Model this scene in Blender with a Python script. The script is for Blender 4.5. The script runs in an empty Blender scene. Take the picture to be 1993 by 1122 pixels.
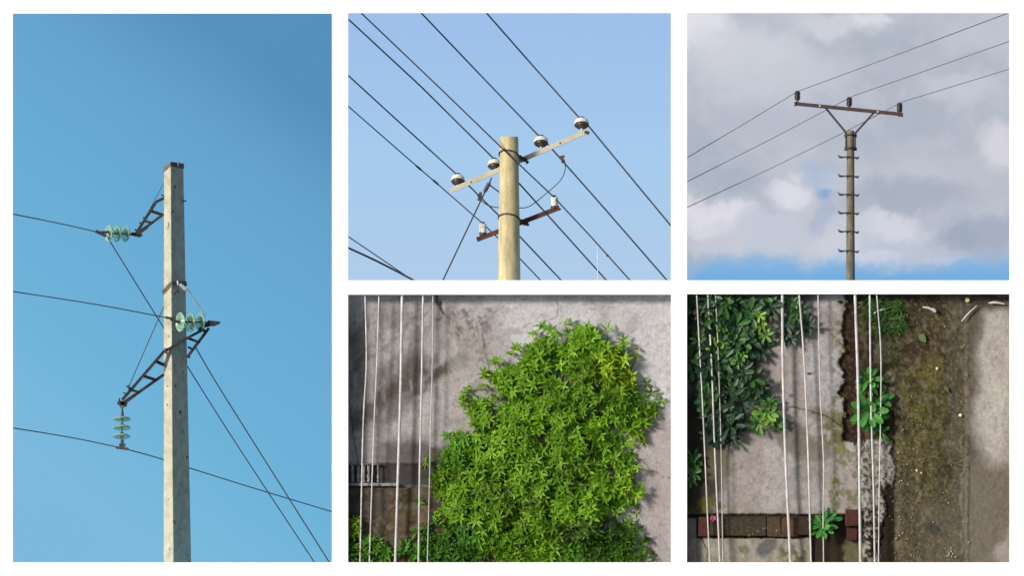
import bpy, math, random
import numpy as np
from mathutils import Vector, Matrix

# ------------------------------------------------------------------ camera, light, exposure
S = 0.006            # metres per photograph pixel at the board
D = 45.0             # camera distance to the board
Z0 = 4.0             # eye height
scene = bpy.context.scene
COL = scene.collection

cam_data = bpy.data.cameras.new("camera")
cam_data.sensor_width = 36.0
cam_data.lens = 36.0 * D / (1993 * S)
cam_data.clip_end = 3000.0
cam = bpy.data.objects.new("camera", cam_data)
cam.location = (0, -D, Z0)
cam.rotation_euler = (math.radians(90), 0, 0)
COL.objects.link(cam)
scene.camera = cam

SUN_EL, SUN_AZ = math.radians(18), math.radians(50)      # azimuth to the left of the viewer
world = bpy.data.worlds.new("World")
scene.world = world
world.use_nodes = True
wn = world.node_tree
wn.nodes.clear()
w_out = wn.nodes.new("ShaderNodeOutputWorld")
w_bg = wn.nodes.new("ShaderNodeBackground")
w_sky = wn.nodes.new("ShaderNodeTexSky")
w_sky.sky_type = 'NISHITA'
w_sky.sun_disc = False
w_sky.sun_elevation = SUN_EL
w_sky.sun_rotation = math.radians(180) + SUN_AZ
w_bg.inputs["Strength"].default_value = 0.10
wn.links.new(w_sky.outputs[0], w_bg.inputs[0])
wn.links.new(w_bg.outputs[0], w_out.inputs[0])

sun_data = bpy.data.lights.new("sun", 'SUN')
sun_data.energy = 3.6
sun_data.angle = math.radians(11.0)
sun_data.color = (1.0, 0.95, 0.87)
sun = bpy.data.objects.new("sun", sun_data)
sdir = Vector((-math.sin(SUN_AZ) * math.cos(SUN_EL), -math.cos(SUN_AZ) * math.cos(SUN_EL), math.sin(SUN_EL)))
sun.rotation_euler = (-sdir).to_track_quat('-Z', 'Y').to_euler()
sun.location = (-20, -20, 15)
COL.objects.link(sun)

scene.view_settings.view_transform = 'Standard'
scene.view_settings.look = 'None'
scene.view_settings.gamma = 1.0
scene.view_settings.use_curve_mapping = False
EXPO = 0.5
scene.view_settings.exposure = EXPO
scene.render.resolution_x, scene.render.resolution_y = 1024, 577
scene.cycles.max_bounces = 8
scene.cycles.transparent_max_bounces = 8

# ------------------------------------------------------------------ helpers
rnd = random.Random(7)

def P(px, py, y=0.0):
    k = S * (D + y) / D
    return Vector(((px - 996.5) * k, y, Z0 - (py - 561) * k))

def lin(c):
    return tuple(((v / 255) / 12.92 if v <= 10.3 else (((v / 255) + 0.055) / 1.055) ** 2.4) for v in c)

def emit_col(c):
    """display colour -> emission that shows as that colour at this exposure"""
    return tuple(v / (2 ** EXPO) for v in lin(c))

def tag(o, label=None, cat=None, group=None, kind=None):
    if label: o["label"] = label
    if cat: o["category"] = cat
    if group: o["group"] = group
    if kind: o["kind"] = kind
    return o

def empty(name, loc, label, cat, group=None):
    o = bpy.data.objects.new(name, None)
    o.empty_display_size = 0.2
    o.location = loc
    COL.objects.link(o)
    return tag(o, label, cat, group)

def wloc(o):
    v = Vector((0, 0, 0))
    while o is not None:
        v += o.location
        o = o.parent
    return v

class MB:
    def __init__(self):
        self.v, self.f, self.c, self.mi = [], [], [], []
        self.cur = (1, 1, 1)
        self.m = 0
    def addv(self, p):
        self.v.append((p[0], p[1], p[2])); self.c.append(self.cur)
        return len(self.v) - 1
    def addf(self, f):
        self.f.append(f); self.mi.append(self.m)
    def tube(self, pts, r, n=8, caps=True):
        pts = [Vector(p) for p in pts]
        rs = r if isinstance(r, (list, tuple)) else [r] * len(pts)
        rings = []
        up = None
        for i, p in enumerate(pts):
            t = (pts[min(i + 1, len(pts) - 1)] - pts[max(i - 1, 0)])
            if t.length < 1e-9: t = Vector((0, 0, 1))
            t.normalize()
            if up is None:
                up = Vector((0, 0, 1)) if abs(t.z) < 0.9 else Vector((0, 1, 0))
            a = t.cross(up)
            if a.length < 1e-6: a = t.cross(Vector((1, 0.3, 0)))
            a.normalize(); b = a.cross(t).normalized(); up = b
            rings.append([self.addv(p + (a * math.cos(2 * math.pi * k / n) + b * math.sin(2 * math.pi * k / n)) * rs[i]) for k in range(n)])
        for i in range(len(rings) - 1):
            for k in range(n):
                self.addf((rings[i][k], rings[i][(k + 1) % n], rings[i + 1][(k + 1) % n], rings[i + 1][k]))
        if caps:
            self.addf(tuple(rings[0][::-1])); self.addf(tuple(rings[-1]))
        return self
    def lathe(self, base, axis, prof, n=20):
        """prof: list of (distance along axis, radius)"""
        base = Vector(base); ax = Vector(axis).normalized()
        a = ax.cross(Vector((0, 1, 0)) if abs(ax.y) < 0.9 else Vector((1, 0, 0))).normalized()
        b = ax.cross(a)
        rings = []
        for h, r in prof:
            rings.append([self.addv(base + ax * h + (a * math.cos(2 * math.pi * k / n) + b * math.sin(2 * math.pi * k / n)) * max(r, 1e-4)) for k in range(n)])
        for i in range(len(rings) - 1):
            for k in range(n):
                self.addf((rings[i][k], rings[i][(k + 1) % n], rings[i + 1][(k + 1) % n], rings[i + 1][k]))
        self.addf(tuple(rings[0][::-1])); self.addf(tuple(rings[-1]))
        return self
    def beam(self, a, b, w, d, up=(0, 1, 0)):
        """box from a to b: w measured across in the picture plane, d along 'up' (depth)"""
        a, b = Vector(a), Vector(b)
        t = (b - a).normalized(); u = Vector(up)
        u = (u - t * u.dot(t)).normalized(); s = t.cross(u).normalized()
        ids = []
        for p in (a, b):
            for sx, sy in ((-1, -1), (1, -1), (1, 1), (-1, 1)):
                ids.append(self.addv(p + s * sx * w / 2 + u * sy * d / 2))
        i = ids
        for f in ((0, 1, 2, 3), (7, 6, 5, 4), (0, 4, 5, 1), (1, 5, 6, 2), (2, 6, 7, 3), (3, 7, 4, 0)):
            self.addf(tuple(i[k] for k in f))
        return self
    def box(self, lo, hi):
        x0, y0, z0 = lo; x1, y1, z1 = hi
        i = [self.addv(p) for p in ((x0, y0, z0), (x1, y0, z0), (x1, y1, z0), (x0, y1, z0), (x0, y0, z1), (x1, y0, z1), (x1, y1, z1), (x0, y1, z1))]
        for f in ((3, 2, 1, 0), (4, 5, 6, 7), (0, 1, 5, 4), (1, 2, 6, 5), (2, 3, 7, 6), (3, 0, 4, 7)):
            self.addf(tuple(i[k] for k in f))
        return self
    def leaf(self, base, d, nrm, L, W, droop=0.25, fold=0.25, tip=0.75):
        """tip < 0.65: pointed lance; larger: rounded paddle, widest near the tip"""
        d = Vector(d).normalized(); nrm = Vector(nrm)
        nrm = (nrm - d * nrm.dot(d))
        if nrm.length < 1e-4: nrm = d.orthogonal()
        nrm.normalize(); s = d.cross(nrm)
        base = Vector(base)
        def mid(t): return base + d * L * t - nrm * droop * L * t * t
        if tip < 0.65: ts, prof = (0.0, 0.28, 0.62, 1.0), (0.0, 0.44, 0.42, 0.0)
        else: ts, prof = (0.0, 0.35, tip, 0.93, 1.0), (0.04, 0.34, 0.5, 0.30, 0.0)
        m = [self.addv(mid(t)) for t in ts]
        n = len(ts)
        l1 = [self.addv(mid(ts[k]) + s * W * prof[k] + nrm * W * fold * prof[k]) for k in range(1, n - 1)]
        r1 = [self.addv(mid(ts[k]) - s * W * prof[k] + nrm * W * fold * prof[k]) for k in range(1, n - 1)]
        self.addf((m[0], m[1], l1[0])); self.addf((m[0], r1[0], m[1]))
        for k in range(1, n - 2):
            self.addf((m[k], m[k + 1], l1[k], l1[k - 1])); self.addf((m[k], r1[k - 1], r1[k], m[k + 1]))
        self.addf((m[n - 2], m[n - 1], l1[-1])); self.addf((m[n - 2], r1[-1], m[n - 1]))
    def build(self, name, material, parent=None, smooth=True, bevel=0.0, sharp=35, color=False, origin=None):
        mats = material if isinstance(material, (list, tuple)) else [material]
        me = bpy.data.meshes.new(name)
        if parent is not None: off = wloc(parent)
        elif origin is not None: off = Vector(origin)
        else:
            a = np.array(self.v); off = Vector(((a[:, 0].min() + a[:, 0].max()) / 2, (a[:, 1].min() + a[:, 1].max()) / 2, a[:, 2].min()))
        me.from_pydata([(x - off.x, y - off.y, z - off.z) for x, y, z in self.v], [], self.f)
        for m in mats: me.materials.append(m)
        if len(mats) > 1: me.polygons.foreach_set("material_index", self.mi)
        if color and True:
            ca = me.color_attributes.new("Tint", 'FLOAT_COLOR', 'POINT')
            ca.data.foreach_set("color", np.array([(c[0], c[1], c[2], 1.0) for c in self.c], dtype=np.float32).ravel())
        me.update()
        if smooth:
            me.polygons.foreach_set("use_smooth", [True] * len(me.polygons))
            me.set_sharp_from_angle(angle=math.radians(sharp))
        o = bpy.data.objects.new(name, me)
        COL.objects.link(o)
        if parent is not None: o.parent = parent
        else: o.location = off
        if bevel > 0:
            bm = o.modifiers.new("bevel", 'BEVEL'); bm.width = bevel; bm.segments = 2; bm.limit_method = 'ANGLE'
        return o

def catmull(pts, n=10):
    pts = [Vector(p) for p in pts]
    if len(pts) < 3: return pts
    q = [pts[0] * 2 - pts[1]] + pts + [pts[-1] * 2 - pts[-2]]
    out = []
    for i in range(1, len(q) - 2):
        p0, p1, p2, p3 = q[i - 1], q[i], q[i + 1], q[i + 2]
        for k in range(n):
            t = k / n
            out.append(0.5 * ((2 * p1) + (p2 - p0) * t + (2 * p0 - 5 * p1 + 4 * p2 - p3) * t * t + (3 * p1 - p0 - 3 * p2 + p3) * t ** 3))
    out.append(pts[-1])
    return out

# ------------------------------------------------------------------ materials
def new_mat(name):
    m = bpy.data.materials.new(name); m.use_nodes = True
    nt = m.node_tree; nt.nodes.clear()
    out = nt.nodes.new("ShaderNodeOutputMaterial")
    return m, nt, out

def surf(name, c1, c2=None, scale=8.0, detail=6.0, rough=0.8, metallic=0.0, bump=0.0, bscale=None, attr=False,
         speck=None, speck_scale=60, speck_w=0.06, stretch=(1, 1, 1), spec=0.4, contrast=(0.35, 0.65)):
    m, nt, out = new_mat(name)
    N = nt.nodes.new; Lk = nt.links.new
    b = N("ShaderNodeBsdfPrincipled"); Lk(b.outputs[0], out.inputs[0])
    b.inputs["Roughness"].default_value = rough; b.inputs["Metallic"].default_value = metallic
    b.inputs["Specular IOR Level"].default_value = spec
    tc = N("ShaderNodeTexCoord"); mp = N("ShaderNodeMapping"); mp.inputs["Scale"].default_value = stretch
    Lk(tc.outputs["Object"], mp.inputs[0])
    nz = N("ShaderNodeTexNoise"); nz.inputs["Scale"].default_value = scale; nz.inputs["Detail"].default_value = detail
    nz.inputs["Roughness"].default_value = 0.62
    Lk(mp.outputs[0], nz.inputs["Vector"])
    mr = N("ShaderNodeMapRange"); mr.inputs[1].default_value, mr.inputs[2].default_value = contrast
    Lk(nz.outputs[0], mr.inputs[0])
    mix = N("ShaderNodeMix"); mix.data_type = 'RGBA'
    mix.inputs[6].default_value = (*c1, 1); mix.inputs[7].default_value = (*(c2 or c1), 1)
    Lk(mr.outputs[0], mix.inputs[0])
    col = mix.outputs[2]
    if speck:
        n2 = N("ShaderNodeTexNoise"); n2.inputs["Scale"].default_value = speck_scale; n2.inputs["Detail"].default_value = 3
        Lk(mp.outputs[0], n2.inputs["Vector"])
        m2 = N("ShaderNodeMapRange"); m2.inputs[1].default_value = 0.66 - speck_w; m2.inputs[2].default_value = 0.72
        Lk(n2.outputs[0], m2.inputs[0])
        x2 = N("ShaderNodeMix"); x2.data_type = 'RGBA'; x2.inputs[7].default_value = (*speck, 1)
        Lk(m2.outputs[0], x2.inputs[0]); Lk(col, x2.inputs[6]); col = x2.outputs[2]
    if attr:
        at = N("ShaderNodeAttribute"); at.attribute_name = "Tint"
        mu = N("ShaderNodeMix"); mu.data_type = 'RGBA'; mu.blend_type = 'MULTIPLY'; mu.inputs[0].default_value = 1.0
        Lk(col, mu.inputs[6]); Lk(at.outputs["Color"], mu.inputs[7]); col = mu.outputs[2]
    Lk(col, b.inputs["Base Color"])
    if bump > 0:
        nb = N("ShaderNodeTexNoise"); nb.inputs["Scale"].default_value = bscale or scale * 4; nb.inputs["Detail"].default_value = 6
        Lk(mp.outputs[0], nb.inputs["Vector"])
        bp = N("ShaderNodeBump"); bp.inputs["Strength"].default_value = bump; bp.inputs["Distance"].default_value = 0.01
        Lk(nb.outputs[0], bp.inputs["Height"]); Lk(bp.outputs[0], b.inputs["Normal"])
    return m

def leaf_mat(name, c1, c2, rough=0.45, trans=0.35, spec=0.5):
    m, nt, out = new_mat(name)
    N = nt.nodes.new; Lk = nt.links.new
    b = N("ShaderNodeBsdfPrincipled"); b.inputs["Roughness"].default_value = rough
    b.inputs["Specular IOR Level"].default_value = spec * .6
    tc = N("ShaderNodeTexCoord"); nz = N("ShaderNodeTexNoise"); nz.inputs["Scale"].default_value = 9.0
    Lk(tc.outputs["Object"], nz.inputs["Vector"])
    mr = N("ShaderNodeMapRange"); mr.inputs[1].default_value = 0.35; mr.inputs[2].default_value = 0.65
    Lk(nz.outputs[0], mr.inputs[0])
    mix = N("ShaderNodeMix"); mix.data_type = 'RGBA'
    mix.inputs[6].default_value = (*c1, 1); mix.inputs[7].default_value = (*c2, 1); Lk(mr.outputs[0], mix.inputs[0])
    at = N("ShaderNodeAttribute"); at.attribute_name = "Tint"
    mu = N("ShaderNodeMix"); mu.data_type = 'RGBA'; mu.blend_type = 'MULTIPLY'; mu.inputs[0].default_value = 1.0
    Lk(mix.outputs[2], mu.inputs[6]); Lk(at.outputs["Color"], mu.inputs[7])
    Lk(mu.outputs[2], b.inputs["Base Color"])
    tr = N("ShaderNodeBsdfTranslucent"); Lk(mu.outputs[2], tr.inputs["Color"])
    ms = N("ShaderNodeMixShader"); ms.inputs[0].default_value = trans
    Lk(b.outputs[0], ms.inputs[1]); Lk(tr.outputs[0], ms.inputs[2]); Lk(ms.outputs[0], out.inputs[0])
    return m

M = {}
M['board'] = surf("white_paint", (0.87, 0.87, 0.865), (0.85, 0.85, 0.85), scale=3, rough=0.9, bump=0.03, bscale=90, spec=0.1)
M['paving'] = surf("asphalt_paving", (0.10, 0.10, 0.10), (0.07, 0.07, 0.07), scale=2, rough=0.9, bump=0.2)
M['pole_a'] = surf("pole_concrete_grey", (0.44, 0.42, 0.33), (0.31, 0.295, 0.23), scale=11, rough=0.92, bump=0.6, bscale=45,
                   speck=(0.07, 0.065, 0.05), speck_scale=16, speck_w=0.0, stretch=(1, 1, 0.8))
M['pole_b'] = surf("pole_concrete_cream", (0.50, 0.42, 0.235), (0.33, 0.27, 0.15), scale=7, rough=0.9, bump=0.3, bscale=50, stretch=(2.5, 2.5, 0.5),
                   speck=(0.16, 0.12, 0.07), speck_scale=22, speck_w=0.0)
M['pole_c'] = surf("pole_timber_grey", (0.16, 0.137, 0.10), (0.085, 0.073, 0.054), scale=9, rough=0.9, bump=0.6, bscale=30, stretch=(3, 3, 0.5))
M['black_steel'] = surf("black_steel", (0.022, 0.02, 0.02), (0.05, 0.042, 0.036), scale=20, rough=0.6, bump=0.2)
M['brown_steel'] = surf("weathered_steel", (0.014, 0.012, 0.011), (0.060, 0.042, 0.030), scale=7, rough=0.75, bump=0.3, contrast=(0.5, 0.75))
M['cap_steel'] = surf('dull_rusty_band', (0.16, 0.13, 0.105), (0.07, 0.055, 0.045), scale=12, rough=.8, bump=.3)
M['arm_brown'] = surf("painted_steel_brown", (0.045, 0.026, 0.022), (0.062, 0.038, 0.032), scale=7, rough=0.7, bump=0.2)
M['rust'] = surf("rusty_steel", (0.10, 0.034, 0.020), (0.05, 0.020, 0.015), scale=8, rough=0.85, bump=0.4)
M['arm_pale'] = surf("galvanised_pale", (0.46, 0.42, 0.33), (0.30, 0.25, 0.18), scale=5, rough=0.6, bump=0.2, contrast=(0.5, 0.75),
                     speck=(0.22, 0.10, 0.04), speck_scale=4, speck_w=-0.03)
M['galv'] = surf("galvanised", (0.45, 0.45, 0.44), (0.3, 0.3, 0.3), scale=20, rough=0.45, metallic=0.6)
M['porcelain'] = surf("white_porcelain", (0.62, 0.58, 0.50), (0.50, 0.46, 0.38), scale=18, rough=0.25)
M['porcelain_dark'] = surf("shaded_porcelain", (0.035, 0.028, 0.024), (0.06, 0.045, 0.035), scale=20, rough=0.4)  # near-black tone paints in the shade under the bell insulators
M['porcelain_black'] = surf("black_porcelain", (0.018, 0.016, 0.018), (0.03, 0.026, 0.026), scale=20, rough=0.3)
M['cable_dark'] = surf("dark_cable", (0.012, 0.013, 0.02), (0.028, 0.028, 0.035), scale=40, rough=0.6)
M['cable_grey'] = surf("grey_cable", (0.11, 0.11, 0.125), (0.16, 0.16, 0.175), scale=40, rough=0.6)
M['cable_white'] = surf("white_cable", (0.56, 0.54, 0.56), (0.30, 0.29, 0.29), scale=4, rough=0.5)
M['cable_dull'] = surf("dull_cable", (0.42, 0.40, 0.40), (0.30, 0.29, 0.29), scale=12, rough=0.6)
M['wall'] = surf("weathered_concrete", (1.04, 1.04, 1.04), (0.82, 0.81, 0.80), scale=24, detail=10, rough=0.93, bump=0.45, bscale=70, attr=True, spec=0.15)
M['bark'] = surf("bark", (0.10, 0.075, 0.05), (0.05, 0.04, 0.03), scale=20, rough=0.9, bump=0.5)
M['stem'] = surf("green_stem", (0.10, 0.14, 0.04), (0.07, 0.08, 0.03), scale=20, rough=0.7)
M['leaf_tree'] = leaf_mat("tree_leaf", (0.205, 0.40, 0.022), (0.135, 0.285, 0.016), trans=0.5)
M['leaf_dark'] = leaf_mat("dark_glossy_leaf", (0.021, 0.052, 0.022), (0.014, 0.036, 0.019), rough=0.48, trans=0.12)
M['leaf_bright'] = leaf_mat("bright_leaf", (0.070, 0.27, 0.045), (0.045, 0.185, 0.035), rough=0.5, trans=0.25)
M['grimy_white'] = surf("grimy_white", (0.30, 0.29, 0.29), (0.12, 0.11, 0.11), scale=12, rough=.9)
M['tinted'] = surf("tinted", (1.1, 1.0, 0.9), (0.45, 0.50, 0.42), scale=16, rough=0.85, attr=True, bump=0.4, bscale=60)

def glass_mat():
    m, nt, out = new_mat("green_glass")
    b = nt.nodes.new("ShaderNodeBsdfPrincipled")
    b.inputs["Base Color"].default_value = (0.55, 0.78, 0.60, 1)
    b.inputs["Roughness"].default_value = 0.12
    b.inputs["Transmission Weight"].default_value = 0.72
    b.inputs["IOR"].default_value = 1.48
    nt.links.new(b.outputs[0], out.inputs[0])
    return m
M['glass'] = glass_mat()

# ------------------------------------------------------------------ ground and board
mb = MB(); mb.box((-600, -600, -0.3), (600, 600, 0.0))
g = mb.build("ground", M['paving'], smooth=False); tag(g, kind="structure")

OPEN = {  # px rectangles of the five openings
    'a': (25, 26, 646, 1096), 'b': (677.5, 25, 1306, 546), 'c': (1337, 25, 1965, 546),
    'd': (677.5, 574, 1306, 1096), 'e': (1337, 573, 1965, 1096)}
T = 0.02
xs = sorted({-14.0, 14.0} | {P(r[i], 0)[0] for r in OPEN.values() for i in (0, 2)})
zs = sorted({0.0, 9.5} | {P(0, r[i])[2] for r in OPEN.values() for i in (1, 3)})
def inside(x, z):
    for r in OPEN.values():
        a, b = P(r[0], r[3]), P(r[2], r[1])
        if a.x < x < b.x and a.z < z < b.z: return True
    return False
mb = MB()
vid = {}
def bv(i, j, k):
    key = (i, j, k)
    if key not in vid: vid[key] = mb.addv((xs[i], T * k, zs[j]))
    return vid[key]
nx, nz = len(xs) - 1, len(zs) - 1
solid = [[not inside((xs[i] + xs[i + 1]) / 2, (zs[j] + zs[j + 1]) / 2) for j in range(nz)] for i in range(nx)]
for i in range(nx):
    for j in range(nz):
        if not solid[i][j]: continue
        mb.addf((bv(i, j, 0), bv(i + 1, j, 0), bv(i + 1, j + 1, 0), bv(i, j + 1, 0)))
        mb.addf((bv(i, j, 1), bv(i, j + 1, 1), bv(i + 1, j + 1, 1), bv(i + 1, j, 1)))
        for di, dj, e in ((-1, 0, ((i, j + 1), (i, j))), (1, 0, ((i + 1, j), (i + 1, j + 1))), (0, -1, ((i, j), (i + 1, j))), (0, 1, ((i + 1, j + 1), (i, j + 1)))):
            ii, jj = i + di, j + dj
            if not (0 <= ii < nx and 0 <= jj < nz) or not solid[ii][jj]:
                (a0, a1), (b0, b1) = e
                mb.addf((bv(b0, b1, 0), bv(a0, a1, 0), bv(a0, a1, 1), bv(b0, b1, 1)))
board = mb.build("display_wall", M['board'], smooth=False, origin=(0, 0, 0))
tag(board, "plain white wall with five rectangular openings showing the poles and the plants", "wall")

# ------------------------------------------------------------------ skies behind the three upper openings
def sky_shell(x0, x1, z0, z1, material, y0=0.03, y1=3.0):
    m = MB()
    i = [m.addv(p) for p in ((x0, y0, z0), (x1, y0, z0), (x1, y0, z1), (x0, y0, z1), (x0, y1, z0), (x1, y1, z0), (x1, y1, z1), (x0, y1, z1))]
    for f in ((4, 5, 6, 7), (0, 1, 5, 4), (3, 7, 6, 2), (0, 4, 7, 3), (1, 2, 6, 5)):
        m.addf(tuple(i[k] for k in f))
    o = m.build("sky", material, smooth=False, origin=(0, 0, 0))
    return tag(o, kind="structure")

def sky_gradient(name, stops, z_lo, z_hi, slant=0.0, x_mid=0.0):
    """stops: (position 0 bottom .. 1 top, display colour)"""
    m, nt, out = new_mat(name)
    N = nt.nodes.new; Lk = nt.links.new
    tc = N("ShaderNodeTexCoord"); sp = N("ShaderNodeSeparateXYZ"); Lk(tc.outputs["Object"], sp.inputs[0])
    nz = N("ShaderNodeTexNoise"); nz.inputs["Scale"].default_value = 0.7; nz.inputs["Detail"].default_value = 3
    Lk(tc.outputs["Object"], nz.inputs["Vector"])
    mr = N("ShaderNodeMapRange"); mr.inputs[1].default_value = z_lo; mr.inputs[2].default_value = z_hi
    sl = N("ShaderNodeMath"); sl.operation = 'SUBTRACT'; sl.inputs[1].default_value = x_mid; Lk(sp.outputs["X"], sl.inputs[0])
    sz = N("ShaderNodeMath"); sz.operation = 'MULTIPLY_ADD'; sz.inputs[1].default_value = slant; Lk(sl.outputs[0], sz.inputs[0]); Lk(sp.outputs["Z"], sz.inputs[2])
    Lk(sz.outputs[0], mr.inputs[0])
    ad = N("ShaderNodeMath"); ad.operation = 'MULTIPLY_ADD'; ad.inputs[1].default_value = 0.05
    Lk(nz.outputs[0], ad.inputs[0]); Lk(mr.outputs[0], ad.inputs[2])
    sb = N("ShaderNodeMath"); sb.operation = 'SUBTRACT'; sb.inputs[1].default_value = 0.025; Lk(ad.outputs[0], sb.inputs[0])
    cr = N("ShaderNodeValToRGB"); Lk(sb.outputs[0], cr.inputs[0])
    els = cr.color_ramp.elements
    while len(els) < len(stops): els.new(0.5)
    for e, (p, c) in zip(els, stops):
        e.position = p; e.color = (*emit_col(c), 1)
    em = N("ShaderNodeEmission"); Lk(cr.outputs[0], em.inputs[0]); Lk(em.outputs[0], out.inputs[0])
    return m

def cloud_sky(name):
    m, nt, out = new_mat(name)
    N = nt.nodes.new; Lk = nt.links.new
    tc = N("ShaderNodeTexCoord"); src = tc.outputs["Object"]
    def noise(scale, detail=7, rough=0.55, off=(0, 0, 0), stretch=(1, 1, 1)):
        mp = N("ShaderNodeMapping"); mp.inputs["Location"].default_value = off; mp.inputs["Scale"].default_value = stretch
        Lk(src, mp.inputs[0])
        n = N("ShaderNodeTexNoise"); n.inputs["Scale"].default_value = scale; n.inputs["Detail"].default_value = detail
        n.inputs["Roughness"].default_value = rough; Lk(mp.outputs[0], n.inputs["Vector"])
        return n
    def ramp(sock, lo, hi, smooth=True):
        r = N("ShaderNodeMapRange"); r.interpolation_type = 'SMOOTHSTEP' if smooth else 'LINEAR'
        r.inputs[1].default_value = lo; r.inputs[2].default_value = hi; Lk(sock, r.inputs[0]); return r.outputs[0]
    def math_(op, a, b):
        n = N("ShaderNodeMath"); n.operation = op
        for k, v in enumerate((a, b)):
            if isinstance(v, (int, float)): n.inputs[k].default_value = v
            else: Lk(v, n.inputs[k])
        return n.outputs[0]
    def mixc(f, a, b):
        n = N("ShaderNodeMix"); n.data_type = 'RGBA'
        if isinstance(f, float): n.inputs[0].default_value = f
        else: Lk(f, n.inputs[0])
        for idx, v in ((6, a), (7, b)):
            if isinstance(v, tuple): n.inputs[idx].default_value = (*emit_col(v), 1)
            else: Lk(v, n.inputs[idx])
        return n.outputs[2]
    # warp the coordinates a little so hand-placed masses get cloudy edges
    wz = noise(1.6, 6, 0.6)
    vm = N("ShaderNodeVectorMath"); vm.operation = 'SUBTRACT'; Lk(wz.outputs["Color"], vm.inputs[0]); vm.inputs[1].default_value = (0.5, 0.5, 0.5)
    vs = N("ShaderNodeVectorMath"); vs.operation = 'SCALE'; Lk(vm.outputs[0], vs.inputs[0]); vs.inputs["Scale"].default_value = 0.8
    va = N("ShaderNodeVectorMath"); va.operation = 'ADD'; Lk(src, va.inputs[0]); Lk(vs.outputs[0], va.inputs[1])
    warped = va.outputs[0]
    def blob(px, py, rx, ry, lo=1.0, hi=0.2):
        c = P(px, py, 3.0)
        mp = N("ShaderNodeMapping"); mp.vector_type = 'TEXTURE'
        mp.inputs["Location"].default_value = c
        mp.inputs["Scale"].default_value = (rx * S, 50.0, ry * S)
        Lk(warped, mp.inputs[0])
        ln = N("ShaderNodeVectorMath"); ln.operation = 'LENGTH'; Lk(mp.outputs[0], ln.inputs[0])
        return ramp(ln.outputs["Value"], lo, hi)
    n1 = noise(0.55, 8, 0.5, (3.1, 0, 1.7), (0.8, 1, 1.15))
    col = mixc(ramp(n1.outputs[0], 0.32, 0.68), (174, 181, 195), (193, 198, 210))
    n2 = noise(1.5, 9, 0.62, (9, 0, 4))
    col = mixc(math_('MULTIPLY', ramp(n2.outputs[0], 0.42, 0.66), 0.4), col, (208, 210, 220))
    for px, py, rx, ry, c, k in ((1365, 55, 100, 45, (228, 227, 236), 0.9), (1450, 100, 160, 60, (208, 211, 221), 0.7), (1540, 140, 170, 45, (200, 204, 215), 0.6),
                                 (1640, 50, 100, 30, (214, 216, 225), .7), (1700, 40, 50, 18, (226, 225, 233), .6),
                                 (1920, 60, 110, 60, (196, 200, 211), 0.6), (1770, 130, 120, 50, (182, 188, 201), 0.6), (1860, 170, 80, 30, (202, 205, 216), .6),
                                 (1950, 290, 70, 55, (222, 219, 228), 0.75), (1880, 335, 100, 40, (192, 195, 208), 0.7), (1500, 245, 170, 50, (182, 188, 202), 0.7),
                                 (1410, 345, 90, 30, (170, 178, 194), .7), (1760, 385, 170, 50, (164, 172, 189), 0.8),
                                 (1535, 375, 52, 42, (218, 218, 230), 0.95), (1525, 362, 60, 30, (224, 223, 233), .5), (1400, 425, 100, 50, (212, 213, 224), 1.0), (1390, 405, 85, 26, (226, 224, 233), .65),
                                 (1500, 450, 100, 55, (196, 202, 217), 0.9), (1420, 480, 120, 26, (200, 203, 216), .8),
                                 (1725, 465, 78, 62, (190, 198, 214), 1.0), (1735, 440, 85, 36, (216, 217, 228), .75), (1640, 490, 60, 44, (204, 208, 221), .9), (1700, 505, 70, 20, (216, 216, 226), .7),
                                 (1905, 455, 135, 50, (162, 172, 191), 0.85), (1855, 465, 50, 30, (156, 167, 187), .5), (1930, 492, 60, 30, (172, 180, 198), .7), (1830, 512, 60, 10, (208, 208, 220), .7),
                                 (1612, 415, 28, 45, (164, 178, 206), 0.6)):
        col = mixc(math_('MULTIPLY', blob(px, py, rx, ry, 1.2, 0.4), k), col, c)
    # ragged lower edge of the clouds, clear blue below
    sp = N("ShaderNodeSeparateXYZ"); Lk(warped, sp.inputs[0])
    nl = noise(0.45, 2, 0.5, (1.3, 0, 0), (1, 1, 0.2))
    edge = math_('ADD', sp.outputs["Z"], math_('MULTIPLY', nl.outputs[0], -0.55))
    zc = P(0, 511, 3.0).z - 0.27
    blue = ramp(edge, zc + 0.22, zc - 0.14)
    spz = N("ShaderNodeSeparateXYZ"); Lk(src, spz.inputs[0])
    hz = ramp(spz.outputs["Z"], P(0, 490, 3).z, P(0, 560, 3).z, False)
    bcol = mixc(hz, (140, 184, 226), (108, 170, 222))
    col = mixc(blue, col, bcol)
    col = mixc(math_('MULTIPLY', blob(1607, 371, 22, 13, 1.5, .2), 0.75), col, (118, 162, 212))
    col = mixc(math_('MULTIPLY', blob(1590, 340, 40, 30, 1.3, .2), 0.35), col, (140, 175, 220))
    em = N("ShaderNodeEmission"); Lk(col, em.inputs[0]); Lk(em.outputs[0], out.inputs[0])
    return m

gx1 = P(661.5, 0).x; gx2 = P(1321.5, 0).x; gz = P(0, 559.5).z
def zt(py): return P(0, py).z
sky_shell(-9.0, gx1 - 0.006, 0.02, 9.3, sky_gradient("clear_blue_sky",
          [(0.0, (124, 186, 221)), (0.25, (112, 179, 217)), (0.6, (105, 170, 212)), (0.8, (101, 163, 205)), (1.0, (86, 145, 190))], zt(1150), zt(-10), 0.75, P(335, 0).x))
sky_shell(gx1 + 0.006, gx2 - 0.006, gz + 0.01, 9.3, sky_gradient("pale_blue_sky",
          [(0.0, (176, 204, 234)), (0.5, (166, 203, 237)), (1.0, (158, 192, 234))], zt(546), zt(26)))
sky_shell(gx2 + 0.006, 9.0, gz + 0.01, 9.3, cloud_sky("cloudy_sky"))

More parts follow.
